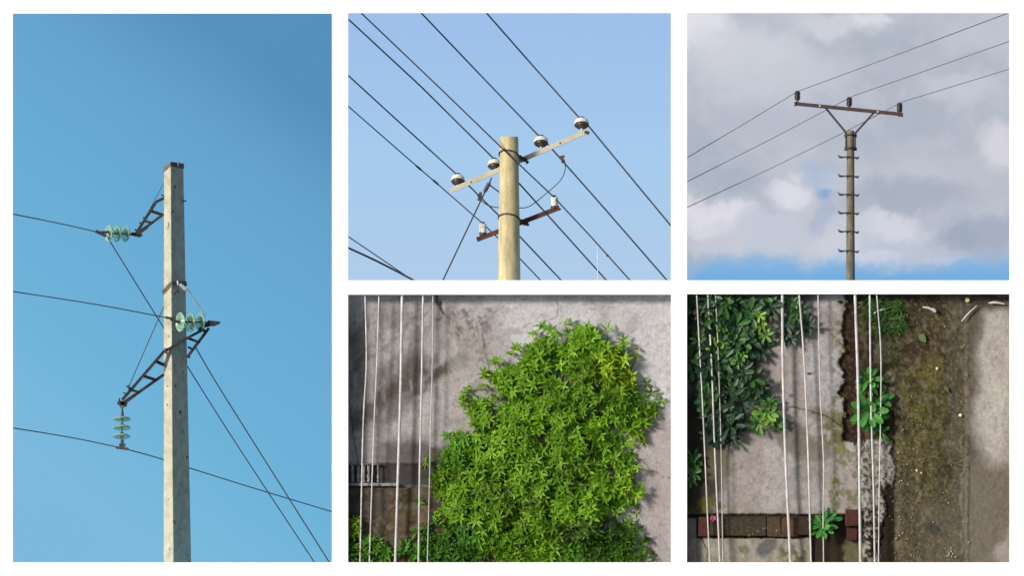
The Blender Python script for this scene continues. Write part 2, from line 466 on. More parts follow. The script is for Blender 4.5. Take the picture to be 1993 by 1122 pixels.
# ------------------------------------------------------------------ cables
def cable(pts, w, label, group, mat='cable_dark', y=0.5, ext=(10, 10), name="power_cable", cat="cable", smooth=True, n=7):
    """pts: (px, py[, y]); w: width in photograph pixels; both ends run on past the opening"""
    p = [P(q[0], q[1], q[2] if len(q) > 2 else y) for q in pts]
    if ext[0]: p[0] = p[0] + (p[0] - p[1]).normalized() * ext[0] * S
    if ext[1]: p[-1] = p[-1] + (p[-1] - p[-2]).normalized() * ext[1] * S
    if smooth and len(p) > 2: p = catmull(p, 8)
    elif len(p) == 2: p = [p[0].lerp(p[1], k / 6) for k in range(7)]
    m = MB(); m.tube(p, w * S / 2, n)
    o = m.build(name, M[mat])
    return tag(o, label, cat, group)

# ================================================================== OPENING A: square concrete pole, glass insulators
ya = 0.40
pa = empty("utility_pole", P(344, 561 + Z0 / S, ya).to_3d() if False else Vector((P(344, 0, ya).x, ya, 0.0)),
           "square grey concrete pole with steel brackets and strings of glass insulators against plain blue sky", "utility pole")
def sq_section(py, xl, xm, xr, y0=ya - 0.06, dl=(0, 0, 0, 0)):
    """four corners; near edge at xm"""
    wl, wr = (xm - xl) * S, (xr - xm) * S
    return [P(xm, py + dl[0], y0), P(xr, py + dl[1], y0 + wr * 1.2), P(xr - (xm - xl), py + dl[2], y0 + wl * .83 + wr * 1.2), P(xl, py + dl[3], y0 + wl * .83)]
m = MB()
secs = [(561 + Z0 / S, 318.5, 341, 383, (0, 0, 0, 0)), (1096, 318.3, 337.5, 372.5, (0, 0, 0, 0)), (880, 318.4, 335.4, 368, (0, 0, 0, 0)),
        (600, 318.6, 333.8, 362.5, (0, 0, 0, 0)), (320, 319, 332, 357.2, (0, 6, 16, 14))]
rings = []
for py, xl, xm, xr, dl in secs:
    rings.append([m.addv(p) for p in sq_section(py, xl, xm, xr, dl=dl)])
for a, b in zip(rings[:-1], rings[1:]):
    for k in range(4): m.addf((a[k], a[(k + 1) % 4], b[(k + 1) % 4], b[k]))
m.addf(tuple(rings[0][::-1])); m.addf(tuple(rings[-1]))
m.build("shaft", M['pole_a'], pa, bevel=0.006)
m = MB()   # cap: dark metal hood, cut on a slant like the top of the pole
ra = [m.addv(p) for p in sq_section(323, 317.6, 331.8, 358.6, ya - 0.068, (0, 5, 14, 13))]
rb = [m.addv(p) for p in sq_section(314.5, 317.9, 331.8, 358.2, ya - 0.068, (0, 4, 13, 12))]
for k in range(4): m.addf((ra[k], ra[(k + 1) % 4], rb[(k + 1) % 4], rb[k]))
m.addf(tuple(ra[::-1])); m.addf(tuple(rb))
cap = m.build("cap", M['cap_steel'], pa, bevel=0.003)
for q in ((347, .011, 315.5), (338.5, .008, 315.5)):
    m = MB(); m.tube([P(q[0], 324, ya + .01), P(q[0], q[2], ya + .01)], q[1], 8); m.build("bolt", M['cap_steel'], cap)
# knots and holes in the concrete
for hx, hy, r in ((350.5, 803, 3.3), (326, 752, 1.3)):
    yy = ya - 0.06 + abs(hx - 335) * S * (1.2 if hx > 335 else 0.83)
    m = MB(); nr = Vector((0.77, -0.64, 0)) if hx > 335 else Vector((-0.64, -0.77, 0))
    c = P(hx, hy, yy)
    m.lathe(c - nr * 0.02, nr, [(0, r * S), (0.021, r * S), (0.027, r * S * 0.7), (0.023, r * S * 0.4), (0.018, 0.002)], 12)
    m.build("socket", M['black_steel'], pa)
m = MB(); m.tube([P(355, 391, ya + 0.1), P(362.5, 391.6, ya + 0.1)], 0.007, 6); m.tube([P(359.5, 391.2, ya + .1), P(362, 391.5, ya + .1)], 0.012, 6)
m.build("bolt", M['black_steel'], pa)

def truss(name, parts, parent, mat='brown_steel'):
    m = MB()
    for a, b, w, d in parts: m.beam(P(*a), P(*b), w * S, d * S)
    return m.build(name, M[mat], parent, bevel=0.002)
yl = ya + 0.02
br = truss("bracket", [((264, 456, yl), (304, 393, yl), 5.2, 7), ((304, 393, yl), (321, 385, yl + .02), 5, 7), ((262, 459, yl), (287, 441, yl), 7, 8),
                       ((285, 442, yl), (317, 418, yl + .03), 5, 7), ((294, 411, yl), (318, 419, yl + .03), 6, 6), ((283, 431, yl), (297, 434, yl), 5, 6),
                       ((256, 455, yl), (268, 457, yl), 6, 6), ((268, 461, yl), (277, 457, yl), 5, 5)], pa)
m = MB()
for a, b in (((278, 424), (284, 424)), ((271, 434), (277, 435)), ((262, 447), (269, 450)), ((314, 379), (325, 384)), ((322, 388), (327, 378))):
    m = MB(); m.tube([P(*a, yl - .01), P(*b, yl - .01)], 0.011, 6); m.build("bolt", M['black_steel'], br)
m = MB(); m.tube([P(319, 356, yl + .02), P(288, 414, yl)], 0.0045, 6); m.build("stay_rod", M['black_steel'], pa)

# long cross bracket
yb = ya - 0.085
cb = truss("bracket", [((398, 641, yb + .03), (360, 661, yb), 5, 7), ((360, 661, yb), (318, 686, yb), 5.2, 7), ((318, 686, yb), (238, 779, yb), 5.5, 8),
                       ((238, 787, yb), (262, 770, yb), 7, 7), ((262, 770, yb), (318.5, 730, yb + .12), 5.5, 7),
                       ((406, 640, yb + .03), (366, 694, yb + .14), 5.5, 7), ((387, 640, yb + .02), (401, 646, yb + .02), 6, 6),
                       ((364, 658, yb + .02), (385, 666, yb + .05), 5, 6), ((374, 680, yb + .1), (366, 676, yb + .1), 4, 5),
                       ((302, 703, yb + .02), (319, 711, yb + .06), 6, 6), ((281, 733, yb), (302, 740, yb + .04), 6, 6), ((256, 760, yb), (270, 764, yb), 5, 6),
                       ((398, 634, yb + .02), (416, 630, yb + .02), 9, 8), ((414, 634, yb + .02), (428, 628, yb + .02), 5, 6), ((404, 626, yb + .02), (425, 628, yb + .02), 4, 5),
                       ((229, 784, yb), (247, 789, yb), 8, 7), ((362, 694, yb + .14), (370, 696, yb + .14), 4, 4)], pa)
m = MB()
for a, b in (((246, 752), (254, 756)), ((240, 765), (248, 768)), ((232, 776), (234, 790)), ((251, 750), (251, 762)), ((317, 682), (326, 688)), ((322, 678), (324, 690)), ((365, 694), (365, 698))):
    m = MB(); m.tube([P(*a, yb - .03), P(*b, yb - .03)], 0.010, 6); m.build("bolt", M['black_steel'], cb)
m = MB(); m.tube([P(319, 597, yl), P(249, 757, yb)], 0.005, 6); m.build("stay_rod", M['black_steel'], pa)

# strap round the shaft with its turnbuckle
m = MB()
c4 = sq_section(556, 317, 333.6, 362.5, ya - 0.068, (-4, -4, 8, 15))
for i in range(4): m.beam(c4[i], c4[(i + 1) % 4], 8 * S, 2 * S)
st = m.build("strap", M['cap_steel'], pa)
m = MB(); m.beam(P(350, 553.5, yb), P(362, 564.5, yb), 6.5 * S, 5 * S); m.tube([P(346, 547, yb), P(347, 555, yb)], 0.014, 8)
m.build("turnbuckle", M['galv'], st)
m = MB(); m.tube([P(361, 563, yb), P(370, 569, yb)], 0.014, 8); m.tube([P(369, 568, yb), P(376, 580, yb + .01), P(401, 615, yb + .02)], 0.0075, 8)
m.build("tie_rod", M['galv'], pa)

def glass_string(c0, axis, gap, r, parent, tail, n=3):
    """string of n bell-shaped glass discs starting at c0 and running along axis"""
    ax = Vector(axis).normalized()
    s = MB(); s.tube([c0 - ax * gap * 0.8, c0 + ax * (gap * (n - 1) + tail)], 0.008, 8)
    for k in range(n):
        b = c0 + ax * gap * k
        s.lathe(b - ax * 0.020, ax, [(0, 0.016), (0.008, 0.026), (0.022, 0.027), (0.032, 0.018), (0.05, 0.011)], 14)
    root = s.build("insulator_string", M['black_steel'], parent)
    for k in range(n):
        b = c0 + ax * gap * k
        g_ = MB()
        g_.lathe(b, ax, [(-0.006, 0.020), (0.000, r * 0.45), (0.010, r * 0.80), (0.026, r * 0.98), (0.034, r), (0.037, r * 0.97), (0.033, r * 0.88),
                         (0.022, r * 0.78), (0.034, r * 0.66), (0.022, r * 0.55), (0.034, r * 0.42), (0.020, r * 0.30), (0.030, 0.020)], 28)
        g_.build("disc", M['glass'], root)
    return root
sa = glass_string(P(249, 455.5, yl), Vector((-0.84, -0.54, 0.02)), 18.5 * S, 0.100, pa, 0.03)
sb_ = glass_string(P(394, 628, yb + .05), Vector((-0.84, -0.54, 0.02)), 22 * S, 0.116, pa, 0.03)
sc_ = glass_string(P(238, 812, yb), Vector((0, -0.30, -1)), 17.5 * S, 0.104, pa, 0.05)
# fittings at string ends
m = MB(); m.tube([P(263, 458, yl), P(249, 456, yl)], 0.012, 8); m.build('link', M['black_steel'], pa)
m = MB()
m.beam(P(186, 450, yl - .22), P(207, 460, yl - .20), 6 * S, 5 * S); m.beam(P(190, 453, yl - .22), P(212, 452, yl - .18), 5 * S, 4 * S)
m.build("clamp", M['black_steel'], pa)
m = MB(); m.beam(P(322, 618.5, yb - .16), P(342, 622, yb - .14), 5 * S, 4 * S); m.beam(P(332, 621, yb - .15), P(348, 629, yb - .12), 6 * S, 4 * S)
m.build("clamp", M['black_steel'], pa)
m = MB()
m.tube([P(238, 788, yb) + Vector((math.cos(t) * 5 * S, 0, math.sin(t) * 6 * S)) for t in [k * math.pi / 6 for k in range(13)]], 0.008, 6)
m.tube([P(238, 794, yb), P(238, 812, yb)], [0.008, 0.022], 8)
m.build("shackle", M['black_steel'], pa)
m = MB(); m.beam(P(238, 856, yb - .06), P(238, 872, yb - .07), 6 * S, 4 * S); m.beam(P(226, 872, yb - .07), P(250, 875, yb - .07), 5 * S, 4 * S); m.beam(P(232, 867, yb - .07), P(244, 867.5, yb - .07), 6 * S, 4 * S)
m.build("clamp", M['black_steel'], pa)

GA = "cables on the square concrete pole"
cable([(25, 417, 0.30), (110, 434, .25), (190, 452, 0.20)], 2.2, "highest dark cable, ending at the upper glass discs of the square pole", GA, ext=(60, 0))
cable([(25, 568, 0.14), (180, 592, .15), (330, 620, 0.16)], 2.2, "dark cable reaching the glass discs in front of the square pole", GA, ext=(60, 0))
cable([(25, 834, 0.22), (130, 851, .28), (238, 873, .245)], 2.2, "dark cable running left from the hanging string of glass discs", GA, ext=(60, 0))
cable([(238, 873, .245), (300, 890, .50), (369, 912, .62), (500, 953, .65), (646, 997, .7)], 2.2, "long dark cable from the hanging glass discs passing behind the square pole", GA, ext=(0, 12))
cable([(210, 463, .22), (225, 488, .32), (318, 638, .60), (366, 716, .62), (460, 865, .65), (612, 1096, .7)], 2.2, "slanting dark cable dropping from the upper glass discs behind the pole", GA, ext=(0, 30))
cable([(378, 672, .5), (420, 744, .55), (500, 872, .6), (641, 1096, .65)], 2.4, "slanting dark cable starting behind the right arm of the long bracket", GA, ext=(0, 30))

# ================================================================== OPENING B: round cream pole
yp = 0.52
pb = empty("utility_pole", Vector((P(991, 0, yp).x, yp, 0.0)),
           "round cream concrete pole with a pale upper crossarm and a rusty lower one", "utility pole")
m = MB(); base = Vector((P(991, 0, yp).x, yp, 0))
H = P(0, 266, yp).z
m.lathe(base, (0, 0, 1), [(0, 0.175), (zt(546), 22.2 * S), (H - 0.02, 18 * S), (H - 0.006, 17.6 * S), (H, 16.6 * S)], 40)
m.build("shaft", M['pole_b'], pb)
def hoop(cx, cy, yc, r, sag, rad, parent, mat='black_steel', tiltx=0.0):
    """steel hoop round a shaft, tilted so its near side stands higher"""
    m = MB(); c = P(cx, cy, yc); pts = []
    for k in range(33):
        t = 2 * math.pi * k / 32
        pts.append(c + Vector((math.cos(t) * r, math.sin(t) * r, -math.sin(t) * sag + math.cos(t) * tiltx)))
    m.tube(pts, rad, 8, caps=False)
    return m.build("hoop", M[mat], parent)
hoop(990.8, 303, yp, 19.8 * S, 10 * S, 0.0085, pb, tiltx=-3 * S)
hoop(991.5, 427, yp, 21.5 * S, 10 * S, 0.010, pb, tiltx=-3 * S)
# upper crossarm (behind the shaft)
ar = yp + 0.17
m = MB()
m.beam(P(877, 371.5, ar), P(1146, 254.5, ar), 9.5 * S, 9 * S)
arm1 = m.build("crossarm", M['arm_pale'], pb, bevel=0.003)
m = MB()
for a, b in (((915.5, 355.5), (918, 354)), ((1089, 279), (1092, 278))):
    q = P((a[0] + b[0]) / 2, (a[1] + b[1]) / 2, ar - 0.0275)
    m = MB(); m.lathe(q + Vector((0, 0.004, 0)), (0, -1, 0), [(0, 0.010), (0.006, 0.010), (0.007, 0.006)], 10); m.build("bolt", M['black_steel'], arm1)
m = MB(); m.beam(P(1138, 256, ar - .03), P(1147, 260, ar - .03), 6 * S, 5 * S); m.build('end_clip', M['black_steel'], arm1)
m = MB(); m.tube([P(1018, 310, ar - .04), P(1029, 316, ar - .05)], 0.014, 6)
m.beam(P(1010, 304, ar - .06), P(1023, 313, ar - .03), 7 * S, 5 * S); m.beam(P(1023, 307, ar - .04), P(1026, 319, ar - .04), 4 * S, 8 * S)
m.build("clamp", M['black_steel'], arm1)
m = MB()
m.beam(P(928, 467, ar), P(1089, 404.5, ar), 9.5 * S, 9 * S); m.beam(P(1083, 402, ar - .03), P(1091, 409, ar - .03), 5 * S, 4 * S)
arm2 = m.build("crossarm", M['rust'], pb, bevel=0.003); arm2["label"] = "rusty brown lower crossarm"
m = MB(); m.beam(P(1011, 432, ar - .05), P(1024, 432, ar - .04), 10 * S, 6 * S); m.tube([P(1018, 437, ar - .05), P(1030, 438, ar - .05)], 0.013, 6)
m.beam(P(1025, 424, ar - .04), P(1027, 440, ar - .04), 4.5 * S, 9 * S)
m.build("clamp", M['rust'], arm2)
# mushroom insulators
for cx, cy, w in ((891, 351, 27), (962, 321, 26), (1053, 276.5, 28), (1132, 241, 29)):
    foot = P(cx, cy + 16, ar)
    r = w * S / 2
    st_ = MB(); st_.tube([foot, P(cx, cy + 2, ar)], 0.014, 8)
    ins = st_.build("insulator", M['arm_pale'], pb)
    tilt = Vector((0.0, 0.62, 1)).normalized()           # bells lean away; the shade beneath is painted as a near-black skirt
    c0 = P(cx, cy + 2.5, ar)
    b_ = MB(); b_.lathe(c0, tilt, [(0.004, r * 0.95), (0.0, r * 1.0), (0.020, r * 1.03), (0.044, r * 1.0), (0.062, r * 0.86), (0.072, r * 0.60), (0.078, r * 0.5)], 28)
    b_.build("shell", M['porcelain'], ins)
    u_ = MB(); u_.lathe(c0 - tilt * 0.003, tilt, [(0.004, r * 0.97), (-0.003, r * 0.95), (-0.006, r * 0.80), (-0.020, r * 0.72), (-0.014, r * 0.55), (-0.034, r * 0.36), (-0.036, 0.015)], 28)
    u_.build("skirt", M['porcelain_dark'], ins)
    t_ = MB(); t_.lathe(c0 + tilt * 0.074, tilt, [(0, r * .52), (0.010, r * .46), (0.018, r * .50), (0.028, r * .44), (0.032, r * .1)], 20)
    t_.build("tie_wire", M['black_steel'], ins)
# barrel insulators
for cx, cy in ((940, 446), (1079, 394)):
    b_ = MB(); b_.lathe(P(cx, cy + 10, ar), (0, 0, 1), [(0.02, 0.043), (0.03, 0.044), (0.065, 0.043), (0.070, 0.038), (0.078, 0.038), (0.083, 0.044), (0.118, 0.043), (0.126, 0.034), (0.13, 0.012)], 24)
    ins = b_.build("insulator", M['porcelain'], pb)
    u_ = MB(); u_.lathe(P(cx, cy + 13.5, ar), (0, 0, 1), [(0, 0.030), (0.006, 0.042), (0.030, 0.045), (0.040, 0.043), (0.0405, 0.02)], 24)
    u_.build("collar", M['black_steel'], ins)
    u_ = MB(); u_.tube([P(cx, cy - 14, ar), P(cx, cy - 10, ar)], 0.020, 8); u_.build("tie_wire", M['rust'], ins)

GB = "cables at the round cream pole"
yw = ar
cable([(947, 25, 1.5), (1040, 131, 1.1), (1128, 230, yw), (1147, 247, yw), (1225, 342, .5), (1306, 440, .35)], 3.2, "black cable over the rightmost mushroom insulator of the cream pole", GB, ext=(12, 12), smooth=False)
cable([(820, 25, 1.5), (935, 146, 1.1), (1050, 266, yw), (1068, 283, yw), (1180, 410, .5), (1298, 546, .35)], 3.2, "black cable over the mushroom insulator just right of the cream pole's top", GB, ext=(12, 12), smooth=False)
cable([(703, 25, .62), (860, 175, .42), (985, 296, 0.38), (1079, 385, .66), (1150, 461, .6), (1226, 546, .5)], 2.8, "black cable crossing in front of the cream pole's top to the right barrel insulator", GB, ext=(12, 12), smooth=False)
cable([(678, 37, 1.5), (820, 169, 1.1), (960, 308, yw), (978, 325, yw), (1011, 358, .68), (1180, 546, .6)], 3.2, "black cable over the mushroom insulator just left of the cream pole", GB, ext=(12, 12), smooth=False)
cable([(678, 147, 1.5), (785, 245, 1.1), (888, 339, yw), (905, 354, yw), (1011, 460, .8), (1092, 546, .75)], 3.0, "black cable over the leftmost mushroom insulator of the pale crossarm", GB, ext=(12, 12), smooth=False)
cable([(678, 207, 1.4), (815, 327, 1.0), (850, 357, .95), (938, 434, yw), (1013, 505, .75), (1052, 546, .75)], 2.5, "thin black cable over the left barrel insulator of the rusty crossarm", GB, ext=(12, 12), smooth=False)
for q in ((815, 327, 1.0), (845, 353, .95)):
    pass
cable([(957, 346, yw - .06), (862, 546, .45)], 3.0, "slanting black stay wire falling from the pale crossarm left of the cream pole", None, ext=(0, 12), name="stay_wire", cat="wire")
m = MB()
m.tube([P(952, 357, .585), P(943.5, 373, .585)], [0.026, 0.024], 10); m.tube([P(954, 354, .585), P(942, 375, .585)], 0.014, 8)
o = m.build("strain_clamp", M['black_steel']); tag(o, "upper of two small black clamps on the stay wire beside the cream pole", "clamp")
m = MB(); m.beam(P(932, 377, .60), P(937, 390, .60), 9 * S, 6 * S); m.tube([P(936, 374, .60), P(931, 391, .60)], 0.016, 8)
o = m.build("strain_clamp", M['black_steel']); tag(o, "lower of two small black clamps by the stay wire, left of the cream pole", "clamp")
cable([(954, 361, .62), (974, 376, .72)], 2.6, "short black wire from the upper clamp to behind the cream pole", None, ext=(0, 6), name="jumper_wire", cat="wire")
cable([(1099, 317, .55), (1100, 330, .55), (1090, 352, .6), (1058, 381, .7), (1030, 402, .76), (1008, 405, .78), (985, 404, .80), (966, 404, .76), (948, 399, .66), (933, 388, .60)], 1.8,
      "thin black looping wire hanging behind the cream pole between the crossarms", None, ext=(0, 0), name="jumper_wire", cat="wire")
m = MB(); m.beam(P(1092, 305, .60), P(1097, 316, .56), 7 * S, 5 * S); m.beam(P(1088, 306, .6), P(1099, 304, .6), 4 * S, 4 * S); m.beam(P(1094, 313, .56), P(1098, 314, .56), 8 * S, 4 * S)
o = m.build("tap_clamp", M['rust']); tag(o, "rusty clamp hanging on the black cable right of the cream pole", "clamp")
cable([(678, 461, .5), (740, 503, .5), (803, 546, .5)], 2.2, "thin black cable crossing the lower left corner beside the cream pole", "cables crossing the lower left corner", ext=(12, 12))
cable([(678, 483, .45), (738, 511, .45), (805, 546, .45)], 4.0, "thick black cable crossing the lower left corner beside the cream pole", "cables crossing the lower left corner", ext=(12, 12))
cable([(1164, 478, .585), (1163, 512, .585), (1164, 546, .585)], 2.0, "thin pale string hanging from a black cable right of the cream pole", None, mat='cable_white', ext=(0, 12), name="hanging_string", cat="string")
m = MB(); m.lathe(P(1181, 496, .56), (0.6, 0, -1), [(0, .006), (.006, .016), (.018, .016), (.024, .006)], 10)
o = m.build("cable_joint", M['black_steel']); tag(o, "small black joint on the cable near the hanging pale string", "joint")
for jx, jy, lab in ((815, 327, "small dark splice on the thin cable left of the cream pole, further up"), (848, 355, "small dark splice on the thin cable, nearer the pale crossarm")):
    yy_ = 1.0 if jx < 830 else .95
    m = MB(); a_ = P(jx - 6, jy - 5.2, yy_ + .01); b_ = P(jx + 6, jy + 5.2, yy_); m.tube([a_, a_.lerp(b_, .3), a_.lerp(b_, .7), b_], [0.009, 0.013, 0.013, 0.009], 8)
    o = m.build("cable_splice", M['black_steel']); tag(o, lab, "splice")

# ================================================================== OPENING C: grey pole with climbing steps
yc = 0.5
pc = empty("utility_pole", Vector((P(1655.5, 0, yc).x, yc, 0.0)),
           "slim grey pole with climbing steps and a dark brown crossarm under cloudy sky", "utility pole")
m = MB(); base = Vector((P(1655.3, 0, yc).x, yc, 0)); H = P(0, 254, yc).z
m.lathe(base, (0, 0, 1), [(0, 0.075), (zt(546), 8.6 * S), (H - 0.01, 7.3 * S), (H, 6.2 * S)], 28)
m.build("shaft", M['pole_c'], pc)
m = MB()
for sx in (-1, 1):
    m.beam(P(1655.5 + sx * 9, 257, yc), P(1655.5 + sx * 9, 293, yc), 2.6 * S, 7 * S)
for k, py in enumerate((264, 290)):
    c = P(1655.5, py, yc)
    m.tube([c + Vector((math.cos(t) * 8.6 * S, math.sin(t) * 8.6 * S, -math.sin(t) * 0.012)) for t in [2 * math.pi * q / 24 for q in range(25)]], 0.011 + 0.004 * k, 8)
    m.beam(P(1643.5, py, yc), P(1648, py, yc), 7 * S, 5 * S); m.beam(P(1663, py, yc), P(1667.5, py, yc), 7 * S, 5 * S)
m.build("bracket", M['black_steel'], pc, bevel=0.002)
m = MB(); m.beam(P(1547, 203, yc), P(1757, 224, yc), 4.2 * S, 9 * S); m.beam(P(1547.3, 200.4, yc - 0.02), P(1757.2, 221.4, yc - 0.02), 4.6 * S, 2.4 * S)
m.beam(P(1547.5, 198, yc - .012), P(1547.5, 207, yc - .012), 2.4 * S, 9 * S); m.beam(P(1756, 220, yc - .012), P(1756, 228, yc - .012), 2.4 * S, 9 * S)
arm = m.build("crossarm", M['arm_brown'], pc, bevel=0.002)
m = MB()
for bx, by in ((1596, 206.3), (1709, 217.6)): m = MB(); m.lathe(P(bx, by, yc - .028), (0, -1, 0), [(0, .014), (.004, .014), (.006, .009)], 10); m.build("bolt", M['galv'], arm)
for a, b in (((1606, 209), (1648, 260)), ((1701, 219), (1664, 260))):
    m = MB(); m.beam(P(*a, yc), P(*b, yc), 4 * S, 4 * S); m.build("brace", M['arm_brown'], pc, bevel=0.002)
for cx, cy in ((1552, 187), (1653, 199), (1751, 210)):
    m = MB(); prof = [(0, 0.018), (0.004, 0.030)]
    for k in range(5):
        h = 0.010 + k * 0.017
        prof += [(h, 0.028), (h + 0.004, 0.037), (h + 0.009, 0.037), (h + 0.013, 0.029)]
    prof += [(0.098, 0.030), (0.104, 0.026), (0.112, 0.012)]
    m.lathe(P(cx, cy + 8, yc), (0, 0, 1), prof, 20)
    ins = m.build("insulator", M['porcelain_black'], pc)
    m = MB(); m.tube([P(cx, cy + 17, yc), P(cx, cy + 7, yc)], [0.018, 0.014], 10); m.build("stem", M['cap_steel'], ins)
for py in (305, 342, 378, 414, 450, 488):
    m = MB(); c = P(1655.3, py + 1, yc); yf = -9.3 * S
    m.tube([P(1632, py - 3.5, yc + yf), P(1633, py + 0.6, yc + yf), P(1640, py + 1.4, yc + yf), P(1650, py + 0.2, yc + yf), P(1656, py + .2, yc + yf), P(1664, py + 2.2, yc + yf), P(1670, py + 3.2, yc + yf), P(1671.5, py, yc + yf)], 0.0085, 8)
    m.tube([c + Vector((math.cos(t) * 9.0 * S, math.sin(t) * 9.0 * S, 0)) for t in [2 * math.pi * q / 24 for q in range(25)]], 0.006, 6)
    m.tube([P(1634, py + .8, yc + yf), P(1640, py + 1.4, yc + yf)], 0.013, 8); m.tube([P(1666, py + 2.6, yc + yf), P(1670.5, py + 3, yc + yf)], 0.013, 8)
    m.build("climbing_step", M['black_steel'], pc)
GC = "cables over the brown crossarm"
cable([(1337, 307, .3), (1440, 246, .4), (1552, 178, yc), (1560, 175, yc), (1760, 101, .6), (1965, 24, .7)], 1.6, "thin grey cable over the left insulator of the dark brown crossarm", GC, mat='cable_grey', ext=(12, 60), smooth=False)
cable([(1337, 354, .3), (1500, 271, .4), (1653, 190.5, yc), (1662, 186, yc), (1820, 131, .6), (1965, 80, .7)], 1.6, "thin grey cable over the middle insulator of the dark brown crossarm", GC, mat='cable_grey', ext=(12, 60), smooth=False)
cable([(1337, 404, .56), (1500, 328, .56), (1640, 259, .60), (1751, 201, yc), (1760, 197, yc), (1965, 134, .6)], 1.6, "thin grey cable over the right insulator, passing behind the pole top", GC, mat='cable_grey', ext=(12, 60), smooth=False)

# ================================================================== weathered walls behind the lower openings
RS = np.random.RandomState(11)
def vnoise(x, y, seed=0):
    r = np.random.RandomState(seed).rand(256, 256)
    xi, yi = np.floor(x).astype(int), np.floor(y).astype(int)
    fx, fy = x - xi, y - yi
    fx, fy = fx * fx * (3 - 2 * fx), fy * fy * (3 - 2 * fy)
    g = lambda a, b: r[a % 256, b % 256]
    return (g(xi, yi) * (1 - fx) + g(xi + 1, yi) * fx) * (1 - fy) + (g(xi, yi + 1) * (1 - fx) + g(xi + 1, yi + 1) * fx) * fy
def fbm(x, y, s, seed=0, octs=5, gain=0.55):
    a, t, o = 1.0, 0.0, 0.0
    for k in range(octs):
        o = o + a * vnoise(x / s * 2 ** k + 17.3 * k, y / s * 2 ** k + 5.1 * k, seed + k); t += a; a *= gain
    return o / t
def sm(v, lo, hi):
    t = np.clip((v - lo) / (hi - lo), 0, 1); return t * t * (3 - 2 * t)
def boxm(X, Y, x0, x1, y0, y1, f=6.0):
    return sm(X, x0 - f, x0 + f) * (1 - sm(X, x1 - f, x1 + f)) * sm(Y, y0 - f, y0 + f) * (1 - sm(Y, y1 - f, y1 + f))
def ell(X, Y, cx, cy, rx, ry, lo=1.25, hi=0.6):
    d = np.sqrt(((X - cx) / rx) ** 2 + ((Y - cy) / ry) ** 2)
    return 1 - sm(d, hi, lo)
def over(col, mask, c):
    return col * (1 - mask[..., None]) + np.array(lin(c)) * mask[..., None]
def rell(X, Y, cx, cy, rx, ry, deg, lo=1.25, hi=0.5):
    a = math.radians(deg); dx, dy = X - cx, Y - cy
    u = dx * math.cos(a) - dy * math.sin(a); v = dx * math.sin(a) + dy * math.cos(a)
    return 1 - sm(np.sqrt((u / rx) ** 2 + (v / ry) ** 2), hi, lo)
ALB = 0.80     # display colour of the sunlit wall -> surface colour

def wall_mesh(name, x0, x1, y0, y1, ox, oy, paint, depth, step=2.0, alb=ALB):
    """x0..y1 in photo pixels; paint(X, Y) works in the coordinates of a 2.04x enlargement with its corner at ox, oy"""
    nxp, nyp = int((x1 - x0) / step) + 1, int((y1 - y0) / step) + 1
    px, py = np.meshgrid(np.linspace(x0, x1, nxp), np.linspace(y0, y1, nyp))
    X, Y = (px - ox) * 2.04, (py - oy) * 2.04
    col, h = paint(X, Y)                       # h: relief towards the viewer in metres
    k = S * (D + depth) / D
    vx = (px - 996.5) * k; vz = Z0 - (py - 561) * k; vy = depth - h
    V = np.stack([vx, vy, vz], -1).reshape(-1, 3)
    idx = np.arange(nxp * nyp).reshape(nyp, nxp)
    F = np.stack([idx[:-1, :-1], idx[1:, :-1], idx[1:, 1:], idx[:-1, 1:]], -1).reshape(-1, 4)
    # a slab with thickness: back face and rim
    nb = len(V)
    c4 = [(vx[0, 0], depth + 0.12, vz[0, 0]), (vx[0, -1], depth + 0.12, vz[0, -1]), (vx[-1, -1], depth + 0.12, vz[-1, -1]), (vx[-1, 0], depth + 0.12, vz[-1, 0])]
    V = np.vstack([V, c4])
    faces = F.tolist()
    top, right, bot, left = idx[0, :].tolist(), idx[:, -1].tolist(), idx[-1, :].tolist(), idx[:, 0].tolist()
    faces += [top + [nb + 1, nb], right + [nb + 2, nb + 1], bot[::-1] + [nb + 3, nb + 2][::1], left[::-1] + [nb, nb + 3], [nb, nb + 1, nb + 2, nb + 3]]
    me = bpy.data.meshes.new(name)
    off = Vector(((vx.min() + vx.max()) / 2, depth, vz.min()))
    me.from_pydata((V - np.array(off)).tolist(), [], faces)
    me.materials.append(M['wall'])
    ca = me.color_attributes.new("Tint", 'FLOAT_COLOR', 'POINT')
    c = np.clip(col.reshape(-1, 3) * alb, 0.005, 0.9)
    c = np.vstack([c, np.tile(c.mean(0), (4, 1))])
    ca.data.foreach_set("color", np.hstack([c, np.ones((len(c), 1))]).astype(np.float32).ravel())
    me.polygons.foreach_set("use_smooth", [True] * len(F) + [False] * (len(faces) - len(F)))
    me.update()
    o = bpy.data.objects.new(name, me); o.location = off
    COL.objects.link(o)
    return o

def crack(X, Y, pts, w, seed=3):
    """thin wandering line through pts"""
    out = np.zeros_like(X)
    jx = (fbm(X, Y, 30, seed) - 0.5) * 26; jy = (fbm(X, Y, 30, seed + 9) - 0.5) * 26
    xx, yy = X + jx, Y + jy
    for (ax, ay), (bx, by) in zip(pts[:-1], pts[1:]):
        dx, dy = bx - ax, by - ay
        t = np.clip(((xx - ax) * dx + (yy - ay) * dy) / (dx * dx + dy * dy), 0, 1)
        d = np.hypot(xx - ax - t * dx, yy - ay - t * dy)
        out = np.maximum(out, 1 - sm(d, w * 0.4, w * 1.5))
    return out

